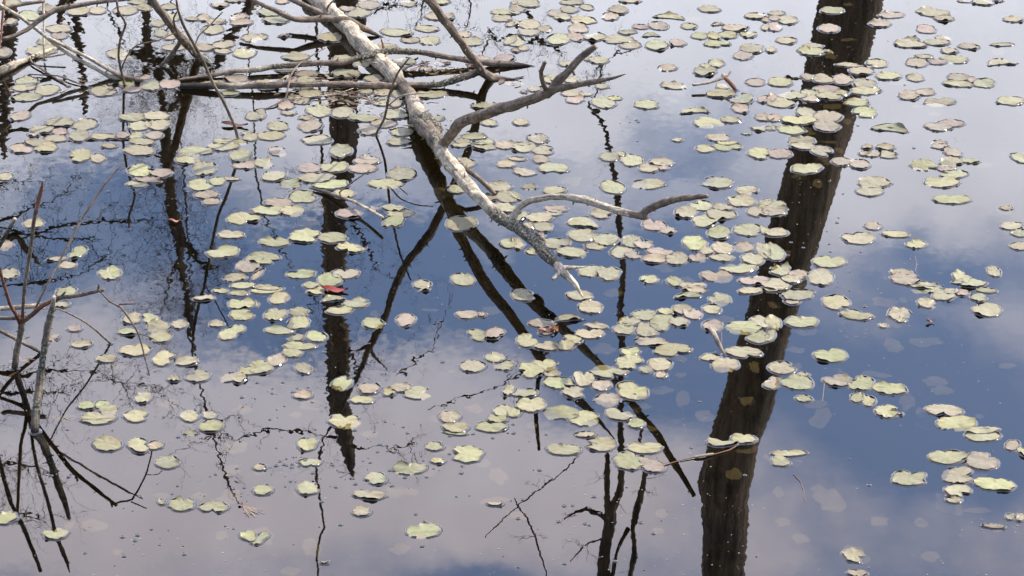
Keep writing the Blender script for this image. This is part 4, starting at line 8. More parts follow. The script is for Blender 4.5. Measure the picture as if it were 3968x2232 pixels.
STICKS=json.loads(r"""[["log","stem","PPPPPPPPDBPLBLPPPPPLLLLLL",[[-0.5854,8.1323,0.0194,0.0236],[-0.555,8.0753,0.0169,0.02235],[-0.5111,7.9909,0.0168,0.02106],[-0.4713,7.9079,0.0167,0.02088],[-0.4337,7.814,0.016,0.02285],[-0.3915,7.7233,0.0147,0.02372],[-0.35,7.6317,0.0146,0.02349],[-0.3173,7.5571,0.0133,0.02225],[-0.2946,7.514,0.0017,0.01794],[-0.2711,7.4448,0.0126,0.0157],[-0.2548,7.3295,0.0256,0.01962],[-0.2417,7.2422,0.0322,0.02147],[-0.2124,7.1474,0.0465,0.02123],[-0.1911,7.0661,0.0518,0.02003],[-0.1763,6.994,0.0554,0.01688],[-0.1478,6.9156,0.0605,0.01771],[-0.1188,6.8386,0.0601,0.01658],[-0.0915,6.7749,0.0571,0.01452],[-0.0617,6.7111,0.0567,0.01345],[-0.0371,6.6555,0.0581,0.01527],[-0.0054,6.586,0.0722,0.01419],[0.0268,6.5269,0.0814,0.01314],[0.0566,6.4637,0.0825,0.01304],[0.077,6.4182,0.079,0.01297],[0.099,6.3772,0.0756,0.01291]]],["log","tip","PPPPP",[[0.1044,6.3656,0.0755,0.01105],[0.1153,6.3423,0.0733,0.0101],[0.1297,6.3155,0.071,0.00824],[0.1459,6.2869,0.0677,0.00593],[0.1617,6.2404,0.0607,0.00181]]],["log","collar","LLL",[[-0.2488,7.2723,0.0283,0.01847],[-0.2223,7.209,0.0423,0.02444],[-0.1965,7.1561,0.0449,0.01923]]],["log","spike","PPP",[[-0.2552,7.2167,0.0316,0.00408],[-0.2694,7.2163,0.0316,0.00255],[-0.2877,7.2147,0.0333,0.00061]]],["log","stub","PPP",[[0.1135,6.354,0.0744,0.00644],[0.1394,6.3615,0.0729,0.0046],[0.1736,6.3701,0.0708,0.00092]]],["log","stub","PPP",[[0.1116,6.3384,0.0733,0.00551],[0.1004,6.3187,0.071,0.00458],[0.093,6.3069,0.071,0.00366]]],["log","stub","BBBBB",[[-0.1396,6.9471,0.0651,0.00691],[-0.1182,6.9141,0.0572,0.0059],[-0.0893,6.896,0.0434,0.0059],[-0.0645,6.8856,0.0247,0.00639],[-0.0457,6.8805,0.0044,0.00492]]],["log","flap","LLL",[[0.0474,6.4999,0.0807,0.01216],[0.066,6.4781,0.0816,0.01213],[0.0715,6.4641,0.0825,0.00838]]],["log","limb","BBBBBBBB",[[-0.1794,7.042,0.0567,0.01398],[-0.1597,7.0107,0.097,0.01191],[-0.1342,6.9697,0.1547,0.01329],[-0.0999,6.9101,0.1967,0.01316],[-0.0712,6.8646,0.2288,0.01307],[-0.0228,6.8125,0.2714,0.01295],[0.0427,6.7371,0.3276,0.01184],[0.0798,6.6908,0.3656,0.01128]]],["log","branch","BBBBBB",[[0.0779,6.691,0.3635,0.01034],[0.1,6.6725,0.3844,0.00843],[0.1441,6.6426,0.4086,0.00746],[0.1911,6.5976,0.4386,0.00601],[0.2247,6.5592,0.4643,0.00414],[0.2554,6.5293,0.488,0.0011]]],["log","branch","BBBBBB",[[0.0863,6.6897,0.3683,0.0094],[0.1,6.6856,0.3918,0.01125],[0.1091,6.6856,0.4053,0.01031],[0.1349,6.6918,0.4335,0.00889],[0.1578,6.6893,0.4603,0.00841],[0.1905,6.679,0.4917,0.00605]]],["log","spur","BB",[[0.1331,6.6897,0.4324,0.00374],[0.1427,6.6843,0.4155,0.00281]]],["log","branch","BBBBB",[[0.0817,6.6933,0.3625,0.00658],[0.07,6.6843,0.388,0.00563],[0.0627,6.637,0.4347,0.00511],[0.0646,6.5721,0.4818,0.00506],[0.0703,6.5253,0.5185,0.00365]]],["log","limb","PPPPPPPPPP",[[-0.0035,6.5788,0.0716,0.01134],[0.002,6.5879,0.0893,0.00898],[0.0178,6.5918,0.1129,0.00802],[0.0449,6.5803,0.1368,0.00753],[0.0931,6.5422,0.1656,0.00748],[0.1326,6.5036,0.1831,0.0079],[0.1734,6.4604,0.1967,0.0097],[0.2046,6.4136,0.208,0.0078],[0.2397,6.3613,0.2212,0.0082],[0.2713,6.3074,0.2395,0.00814]]],["log","branch","BBBBBBB",[[0.267,6.3142,0.237,0.00815],[0.2984,6.2655,0.2558,0.00898],[0.2951,6.2769,0.2581,0.0081],[0.3164,6.2643,0.2807,0.00852],[0.3477,6.2382,0.308,0.00848],[0.3839,6.1792,0.3456,0.00751],[0.4264,6.1076,0.3864,0.0048]]],["log","spur","PP",[[0.2848,6.2839,0.2494,0.0045],[0.2954,6.2784,0.2483,0.0036]]],["lean","stem","DBBBBBBBBBB",[[0.0069,7.5809,0.0006,0.00213],[-0.0335,7.5851,0.0006,0.00638],[-0.0612,7.5844,0.0029,0.01169],[-0.0822,7.5604,0.0284,0.01165],[-0.0974,7.4991,0.0797,0.01154],[-0.1174,7.4324,0.1395,0.01038],[-0.1428,7.4021,0.1918,0.01031],[-0.1777,7.3551,0.2595,0.01022],[-0.1998,7.3418,0.3002,0.01119],[-0.2195,7.3225,0.3355,0.01115],[-0.2726,7.2897,0.3927,0.00948],[-0.2913,7.2763,0.4216,0.01001],[-0.3121,7.2613,0.4652,0.00949],[-0.3365,7.2439,0.5425,0.00952],[-0.3626,7.2252,0.5892,0.00846],[-0.3783,7.2139,0.6194,0.00847],[-0.4058,7.1942,0.6852,0.00636],[-0.4258,7.1799,0.7237,0.00584],[-0.4491,7.1632,0.7756,0.00531],[-0.4702,7.1481,0.8125,0.00478],[-0.4889,7.1347,0.8332,0.00425]]],["lean","branch","BBBB",[[-0.3763,7.2154,0.6178,0.00635],[-0.3895,7.2059,0.6151,0.00476],[-0.4028,7.1963,0.616,0.00317],[-0.4121,7.1897,0.6185,0.00084]]],["lean","branch","BBBRR",[[-0.3783,7.2139,0.617,0.00635],[-0.3704,7.2196,0.6419,0.00477],[-0.3624,7.2253,0.6609,0.0034],[-0.3471,7.2363,0.6827,0.00266],[-0.3328,7.2465,0.7018,0.00085]]],["hstick","stem","DDPBBBBBBLLD",[[-0.8831,7.5017,0.0063,0.00843],[-0.8085,7.4946,0.0115,0.00947],[-0.7292,7.4915,0.0138,0.00947],[-0.683,7.4927,0.015,0.00947],[-0.5772,7.5005,0.0162,0.00842],[-0.5406,7.5039,0.015,0.00737],[-0.4475,7.514,0.0116,0.00844],[-0.3422,7.5167,0.0069,0.00897],[-0.2769,7.5196,0.0075,0.00844],[-0.1978,7.5229,0.0104,0.00844],[-0.1453,7.5357,0.0226,0.00951],[-0.0947,7.5446,0.0377,0.00951]]],["arc","stem","BBBPLBBLLLBBBDD",[[-0.8953,7.5488,0.0023,0.00424],[-0.8157,7.5716,0.007,0.00531],[-0.7482,7.5915,0.0105,0.00638],[-0.6916,7.602,0.0122,0.00745],[-0.6394,7.6177,0.0151,0.00746],[-0.5602,7.6302,0.0187,0.00854],[-0.4675,7.6339,0.0216,0.00854],[-0.4011,7.6553,0.0304,0.00856],[-0.3485,7.6777,0.0351,0.00964],[-0.2684,7.6851,0.0328,0.00858],[-0.1877,7.6767,0.0234,0.00751],[-0.1211,7.6705,0.0152,0.00858],[-0.0588,7.6642,0.0094,0.00964],[0.0066,7.6725,0.0029,0.00858],[0.0474,7.6709,0.0006,0.00161]]],["arc","spur","RRR",[[-0.3518,7.6803,0.0387,0.00429],[-0.3553,7.6906,0.0528,0.00322],[-0.3608,7.6982,0.0657,0.00107]]],["cross","stem","BBBBBBBBBD",[[-0.7677,7.9805,0.078,0.00496],[-0.7158,7.9343,0.0693,0.00549],[-0.6585,7.8984,0.0578,0.00657],[-0.6106,7.8666,0.0481,0.00765],[-0.5755,7.8786,0.0411,0.00875],[-0.5219,7.8967,0.0363,0.00987],[-0.4673,7.8996,0.0322,0.00987],[-0.4397,7.8921,0.0238,0.00987],[-0.4116,7.8763,0.0143,0.00876],[-0.3683,7.8595,0.0006,0.00219]]],["cross","branch","BBBB",[[-0.6299,7.9916,0.057,0.00664],[-0.5804,7.9578,0.0467,0.00772],[-0.5447,7.9308,0.0418,0.0077],[-0.5192,7.9065,0.0382,0.00768]]],["cross","twig","LLLL",[[-0.5178,7.901,0.0381,0.00274],[-0.5172,7.9174,0.0597,0.00274],[-0.5083,7.9202,0.0728,0.00274],[-0.4929,7.9217,0.0854,0.00219]]],["twigE","stem","BBBBBBBBBBB",[[-0.8176,6.9304,0.5031,0.0024],[-0.8163,6.9406,0.4656,0.00269],[-0.8091,6.9877,0.4007,0.00389],[-0.7884,7.0267,0.3311,0.00392],[-0.7762,7.0816,0.2675,0.00396],[-0.7564,7.1244,0.1835,0.004],[-0.7387,7.1347,0.1428,0.00401],[-0.7228,7.1423,0.0986,0.00403],[-0.71,7.1529,0.055,0.00404],[-0.7071,7.1866,0.0112,0.00407],[-0.7053,7.1854,0.0006,0.00305]]],["twigE","side_twig","BBBB",[[-0.8159,6.9435,0.4602,0.00241],[-0.8266,6.9373,0.4429,0.00222],[-0.8286,6.9699,0.4028,0.00252],[-0.8249,6.9906,0.3792,0.00253]]],["twigE","side_twig","PPPP",[[-0.7871,7.0254,0.3338,0.00196],[-0.7776,7.027,0.3577,0.00196],[-0.7493,7.0,0.395,0.00195],[-0.7094,6.9561,0.4519,0.00174]]],["pale","stem","PPPPPPPPPP",[[-1.391,7.6356,0.1936,0.00529],[-1.3726,7.645,0.1739,0.0053],[-1.3211,7.641,0.1418,0.00477],[-1.2912,7.6426,0.115,0.00478],[-1.2412,7.6144,0.0873,0.00478],[-1.1925,7.594,0.0564,0.00477],[-1.1437,7.576,0.036,0.00477],[-1.117,7.5703,0.0249,0.0053],[-1.0794,7.5583,0.0075,0.00636],[-1.0495,7.5539,0.0029,0.00636]]],["pale","branch","PPPPPBBB",[[-1.2433,7.6102,0.0949,0.00424],[-1.2003,7.5974,0.0767,0.00477],[-1.1541,7.5845,0.0587,0.00477],[-1.1198,7.5752,0.0447,0.00477],[-1.0843,7.5633,0.0273,0.0053],[-1.052,7.5526,0.0127,0.00635],[-0.9981,7.5411,0.0046,0.00741],[-0.9859,7.544,0.0012,0.00318]]],["arch","stem","BBBBBBBBBB",[[-1.3495,7.508,0.1333,0.00523],[-1.3185,7.5267,0.1358,0.00524],[-1.2852,7.5413,0.1482,0.00577],[-1.2683,7.5529,0.1593,0.0063],[-1.2474,7.5606,0.1745,0.00735],[-1.2173,7.5763,0.1875,0.00736],[-1.1788,7.59,0.1935,0.00737],[-1.1409,7.5999,0.1977,0.00632],[-1.0891,7.6089,0.2014,0.00527],[-1.0181,7.617,0.2067,0.00422]]],["hang","stem","PPPPP",[[-1.2817,7.8239,0.1232,0.00433],[-1.2827,7.7998,0.1064,0.00378],[-1.275,7.7466,0.0765,0.00323],[-1.2721,7.7029,0.0428,0.00322],[-1.2696,7.6779,0.0105,0.00215]]],["hang","side_twig","BBBBB",[[-1.2801,7.8092,0.1165,0.00433],[-1.3054,7.7976,0.1176,0.00486],[-1.3433,7.783,0.1174,0.00539],[-1.3786,7.7658,0.1161,0.00538],[-1.4079,7.7449,0.113,0.00537]]],["vert","stem","BBBBBBBB",[[-1.018,7.3374,0.3312,0.00284],[-1.0155,7.3344,0.2919,0.00305],[-1.0013,7.3589,0.2452,0.00307],[-1.0209,7.3889,0.1898,0.00309],[-1.0336,7.4262,0.1261,0.00311],[-1.0357,7.4718,0.0662,0.00335],[-1.0366,7.5079,0.0271,0.00337],[-1.033,7.5119,0.0012,0.00422]]],["vert","side_twig","BBBBBB",[[-0.8763,7.4286,0.1956,0.00124],[-0.9257,7.4259,0.1714,0.00166],[-0.9849,7.4378,0.1521,0.00187],[-1.0134,7.4458,0.1177,0.00208],[-1.0299,7.4717,0.0777,0.0023],[-1.0352,7.4744,0.0616,0.00251]]],["limbA","stem","LBBBBBBLL",[[-0.9509,7.4736,0.2774,0.00931],[-0.9305,7.4951,0.2283,0.01039],[-0.9091,7.5199,0.1809,0.01045],[-0.892,7.5835,0.1162,0.01056],[-0.8818,7.6172,0.0845,0.01168],[-0.8722,7.6574,0.0497,0.01175],[-0.8578,7.6939,0.0129,0.01075],[-0.8301,7.6694,0.0041,0.00644],[-0.8114,7.6514,0.0006,0.00214]]],["limbA","branch","BBBBB",[[-0.8911,7.5996,0.1,0.00529],[-0.8977,7.6143,0.0775,0.00531],[-0.9156,7.6406,0.0426,0.00587],[-0.9329,7.6522,0.0164,0.00642],[-0.9562,7.6437,0.0012,0.00214]]],["red","stem","RRRR",[[-1.3777,7.7551,0.1531,0.00429],[-1.3786,7.729,0.1293,0.00429],[-1.3814,7.6901,0.082,0.00321],[-1.3851,7.651,0.035,0.00214]]],["drift","stem","DPPP",[[-1.3912,7.553,0.0087,0.01271],[-1.3434,7.6245,0.0087,0.0096],[-1.3079,7.6743,0.007,0.00644],[-1.2469,7.7534,0.0035,0.00433]]],["twigF","stem","BBBBB",[[-1.3116,7.6795,0.0117,0.00215],[-1.2988,7.6481,0.007,0.00235],[-1.2637,7.6017,0.0047,0.00298],[-1.2219,7.5521,0.0029,0.00297],[-1.182,7.5056,0.0012,0.00211]]],["twigG","stem","BBBB",[[-1.2969,7.5735,0.0041,0.00159],[-1.2179,7.5626,0.0052,0.00212],[-1.1687,7.5264,0.0046,0.00232],[-1.1221,7.4982,0.0006,0.00158]]],["twigH","stem","BBBB",[[-1.3093,7.6782,0.0111,0.00193],[-1.2794,7.6644,0.0117,0.00214],[-1.2527,7.6664,0.0146,0.00214],[-1.2127,7.674,0.0199,0.00257]]],["twigI","stem","BBBBBBBB",[[-0.5083,7.6655,0.0491,0.00107],[-0.5434,7.6265,0.0437,0.0017],[-0.5729,7.5867,0.0378,0.00212],[-0.5899,7.5243,0.0364,0.00232],[-0.5959,7.4542,0.0276,0.00262],[-0.5998,7.429,0.0092,0.00261],[-0.6286,7.392,0.004,0.00229],[-0.6534,7.374,0.0006,0.00156]]],["twigI","side_twig","PPPP",[[-0.5995,7.424,0.0069,0.00167],[-0.5483,7.4391,0.0063,0.00167],[-0.471,7.4613,0.0063,0.00147],[-0.4253,7.4916,0.0104,0.00095]]],["twigJ","stem","BBBBBBBB",[[-0.2588,7.0147,0.3104,0.00216],[-0.2838,7.0462,0.264,0.00247],[-0.3005,7.0836,0.2147,0.00298],[-0.3147,7.1268,0.1567,0.00301],[-0.3227,7.1637,0.1067,0.00353],[-0.3317,7.2002,0.0563,0.00325],[-0.3495,7.224,0.0135,0.00306],[-0.3547,7.2227,0.0006,0.00327]]],["twigJ","side_twig","BBBB",[[-0.3228,7.1661,0.1033,0.00182],[-0.3104,7.1605,0.1049,0.00182],[-0.296,7.1536,0.1105,0.00161],[-0.2702,7.1407,0.1289,0.00101]]],["twigJ","side_twig","PPPP",[[-0.3173,7.1577,0.115,0.00202],[-0.2885,7.1491,0.1447,0.00201],[-0.2499,7.139,0.1563,0.00181],[-0.2048,7.1387,0.1613,0.001]]],["twigK","stem","DBBPPP",[[-0.5054,6.9042,0.0038,0.00118],[-0.4676,6.8817,0.0055,0.00492],[-0.4247,6.8362,0.0131,0.00391],[-0.3854,6.7956,0.0196,0.00389],[-0.3471,6.7455,0.0233,0.00387],[-0.3151,6.697,0.0286,0.00384]]],["twigK","side_twig","BBBB",[[-0.4195,6.8309,0.0126,0.00215],[-0.4266,6.8383,0.0251,0.00215],[-0.4003,6.8465,0.0454,0.00195],[-0.3515,6.8571,0.0777,0.00137]]],["twigL","stem","PPPPP",[[0.4734,7.5233,0.0156,0.00338],[0.5171,7.5333,0.0185,0.0037],[0.5479,7.5418,0.0255,0.00423],[0.5596,7.5446,0.0278,0.00476],[0.5628,7.5472,0.0313,0.00423]]],["twigL","branch","RRRR",[[0.5575,7.5471,0.0313,0.00476],[0.5648,7.5409,0.0249,0.00528],[0.581,7.535,0.0093,0.00529],[0.5883,7.5262,0.0006,0.00475]]],["twigL","spur","PP",[[0.5574,7.5445,0.0301,0.00476],[0.5532,7.5495,0.0371,0.00423]]],["twigL","spur","PPP",[[0.5606,7.5446,0.0301,0.0037],[0.5689,7.5473,0.0359,0.00317],[0.5753,7.5539,0.0435,0.00264]]],["stickM","stem","BPBB",[[0.4526,6.2037,0.0005,0.00635],[0.4621,6.1776,0.0005,0.00588],[0.4691,6.1404,0.0005,0.00495],[0.4787,6.0854,0.0005,0.00268]]],["stemA","stem","PLBLLBLD",[[-0.9737,5.809,0.2792,0.00423],[-0.9824,5.8181,0.2395,0.00679],[-0.9934,5.8183,0.1986,0.00766],[-1.0023,5.8132,0.1526,0.00768],[-1.0093,5.8016,0.1101,0.00812],[-1.0164,5.7853,0.0702,0.00855],[-1.0189,5.7577,0.0367,0.00854],[-1.0186,5.7151,0.0005,0.00937]]],["shrub","stem","BBBD",[[-1.0779,5.9844,0.1185,0.00787],[-1.0863,5.9933,0.0766,0.00703],[-1.0966,5.9972,0.036,0.00705],[-1.1023,5.9901,0.0005,0.00706]]],["shrub","branch","RRRR",[[-1.0823,5.9843,0.1185,0.00525],[-1.0875,5.9726,0.1467,0.00436],[-1.0962,5.9577,0.1794,0.00391],[-1.1024,5.8878,0.3137,0.00341]]],["shrub","branch","RBBBBRRR",[[-1.0771,5.9844,0.1185,0.00437],[-1.0655,5.9449,0.1817,0.0039],[-1.058,5.9383,0.2295,0.00388],[-1.0417,5.9402,0.3142,0.00429],[-1.0267,5.9294,0.3919,0.00426],[-1.0135,5.933,0.4474,0.0051],[-1.0058,5.932,0.4735,0.00424],[-1.0,5.925,0.4958,0.00085]]],["shrub","branch","BBRRBBB",[[-1.0774,5.9879,0.1206,0.00613],[-1.0527,5.9725,0.1442,0.00523],[-1.0301,5.9595,0.1713,0.00521],[-1.0011,5.9375,0.1993,0.00519],[-0.9753,5.9158,0.22,0.00517],[-0.9413,5.8928,0.2366,0.00429],[-0.8732,5.8555,0.2719,0.0034]]],["shrub","spur","BB",[[-0.9802,5.9186,0.2165,0.00345],[-0.9642,5.9053,0.2394,0.00215]]],["shrub","branch","BBBBBB",[[-1.048,5.9732,0.1518,0.00261],[-1.0288,5.9774,0.1903,0.00261],[-1.0117,5.9933,0.2205,0.00261],[-0.951,6.0725,0.3206,0.00262],[-0.8965,6.1227,0.3937,0.00262],[-0.8552,6.1465,0.4351,0.00131]]],["shrub","twig","BBBBBBB",[[-0.8835,5.8554,0.2699,0.0017],[-0.8614,5.8414,0.2525,0.00213],[-0.8355,5.8331,0.2409,0.00255],[-0.8144,5.8338,0.2039,0.00213],[-0.8005,5.8338,0.1729,0.00205],[-0.7874,5.8178,0.1223,0.00171],[-0.7797,5.8103,0.0873,0.00129]]],["shrub","twig","BBB",[[-0.8003,5.8336,0.1769,0.00103],[-0.7726,5.8276,0.1709,0.00102],[-0.7404,5.8399,0.135,0.00069]]],["shrub","twig","RR",[[-0.8395,5.8344,0.2479,0.0017],[-0.8028,5.8217,0.2571,0.00136]]],["shrub","spur","BB",[[-0.8875,5.8645,0.2631,0.00256],[-0.8847,5.8634,0.2801,0.00213]]],["shrub","twig","BBBBB",[[-1.0292,5.9633,0.1663,0.00174],[-1.0004,6.0308,0.1282,0.00194],[-0.9626,6.0608,0.0883,0.00212],[-0.9348,6.085,0.0501,0.00223],[-0.9044,6.1071,0.0015,0.00251]]],["lichA","stem","BBBLLLP",[[-1.2073,6.0445,0.0357,0.00621],[-1.1859,6.0256,0.1068,0.00616],[-1.1602,5.9868,0.1976,0.00522],[-1.121,5.9246,0.3108,0.00471],[-1.0901,5.8986,0.3678,0.00468],[-1.0676,5.8694,0.4123,0.00439],[-1.0521,5.8474,0.4435,0.00403]]],["palB","stem","PPPP",[[-1.1434,6.0185,0.1331,0.00483],[-1.1312,6.0243,0.1312,0.00483],[-1.0982,6.0231,0.1352,0.00571],[-1.0454,6.0194,0.1428,0.00483]]],["palC","stem","BBBB",[[-1.148,6.0347,0.1013,0.00353],[-1.1341,6.0313,0.1043,0.00396],[-1.0991,6.0183,0.1118,0.00484],[-1.0639,5.9952,0.1288,0.00438]]],["palD","stem","DBBD",[[-1.157,6.0048,0.0964,0.00439],[-1.1361,6.0302,0.0727,0.00441],[-1.0973,6.0505,0.0357,0.00444],[-1.0527,6.0589,0.001,0.00356]]]]""")
LEAVES=json.loads(r"""[["red_leaf",-0.4127,6.3685,0.062,0.013,-0.1,"red","dark red curled leaf stuck between pads over the middle trunk reflection"],["orange_leaf",0.097,6.1893,0.024,0.014,0.5,"orange","bright orange leaf floating beside a pinkish pad below the log tip"],["pink_leaf",0.0788,6.1833,0.036,0.008,0.25,"pink","small pinkish torn leaf touching the orange leaf"],["brown_leaf",-0.1047,7.6525,0.05,0.012,0.5,"brown","brown curled leaf lodged against the foot of the leaning branch"],["pink_leaf",-0.8197,6.7142,0.03,0.006,0.1,"pink","narrow pinkish leaf by the slim trunk reflection"],["willow_leaf",0.9599,6.246,0.02,0.004,0.1,"pink","tiny pinkish leaf in the loose pale water raft"],["pink_leaf",0.9909,5.3778,0.05,0.006,0,"brown","slender brownish leaf alone in the lower corner water"],["brown_leaf",-0.7214,7.268,0.07,0.012,-0.15,"brown","flat brown leaf floating beside the bent twig"]]""")
STRANDS=json.loads(r"""[["stalk",[[0.32,5.6004,0.001],[0.3587,5.6222,0.002],[0.3972,5.6375,0.003],[0.4357,5.6481,0.003],[0.4663,5.6668,0.002],[0.4819,5.6852,0.001]],0.0011,"s","orange water stalk arching across to the trunk reflection"],["bud",[[0.3912,5.6342,0.003],[0.4081,5.6377,0.005],[0.4315,5.648,0.003]],0.0028,"w","pale bud on the orange stalk"],["stalk",[[0.9613,6.5747,0.001],[0.9605,6.5337,0.001],[0.9543,6.5031,0.001],[0.9578,6.4668,0.001]],0.0006,"w","fine pinkish hair-like stalk above the pale raft"],["stalk",[[0.6931,5.9577,0.001],[0.6867,5.9136,0.001],[0.6821,5.8787,0.001]],0.0006,"w","fine straight stalk dropping from a notched pad"],["stalk",[[0.5948,5.5738,0.001],[0.6082,5.5422,0.001],[0.612,5.506,0.001],[0.6115,5.4669,0.001]],0.0007,"s","thin reddish stalk bending through open blue water"],["stalk",[[0.478,6.1883,0.002],[0.4753,6.1231,0.002]],0.0005,"w","fine pale thread beside the pale stub"]]""")
FAN=json.loads(r"""[-0.5503,5.424]""")
BUBBLES=json.loads(r"""[[-0.6586,5.6179,0.2939,0.2862,70],[0.0144,5.4723,0.33,0.2083,40],[-0.9331,6.9536,0.2475,0.1843,30],[-0.4717,5.5893,0.0502,0.0486,26],[-0.5087,5.8729,0.0434,0.0524,20],[-0.3769,5.5432,0.0332,0.0399,14],[-0.2117,5.5785,0.0668,0.0484,16],[-0.2239,7.4738,0.042,0.0382,14],[-0.1789,7.35,0.0311,0.0445,10],[0.3616,5.8911,0.0872,0.1419,10],[0.177,5.3529,0.0973,0.0916,16],[0.6659,6.4582,0.0844,0.1222,22],[-0.2404,5.6754,0.0592,0.0498,12],[-0.5944,5.4602,0.0493,0.0627,12],[-0.7516,5.3198,0.0644,0.0755,14],[0.2763,7.3122,0.031,0.0442,8],[0.8891,7.3519,0.1664,0.2275,18],[0.0136,5.7137,0.0511,0.0503,10],[0.785,6.7515,0.0583,0.1758,14]]""")
LITTER=json.loads(r"""[[-0.4655,7.4728,0.084,0.0305,230],[-0.4115,7.4438,0.068,0.0227,150],[-0.3266,7.4158,0.0521,0.0226,70],[-0.2077,7.6604,0.0589,0.0264,100],[-0.5668,7.5779,0.053,0.0182,60],[-0.1111,7.6523,0.0214,0.0211,30],[-0.009,7.5689,0.0266,0.0129,20],[-1.1536,7.514,0.0631,0.0307,40],[-1.089,6.0381,0.0266,0.0364,14]]""")
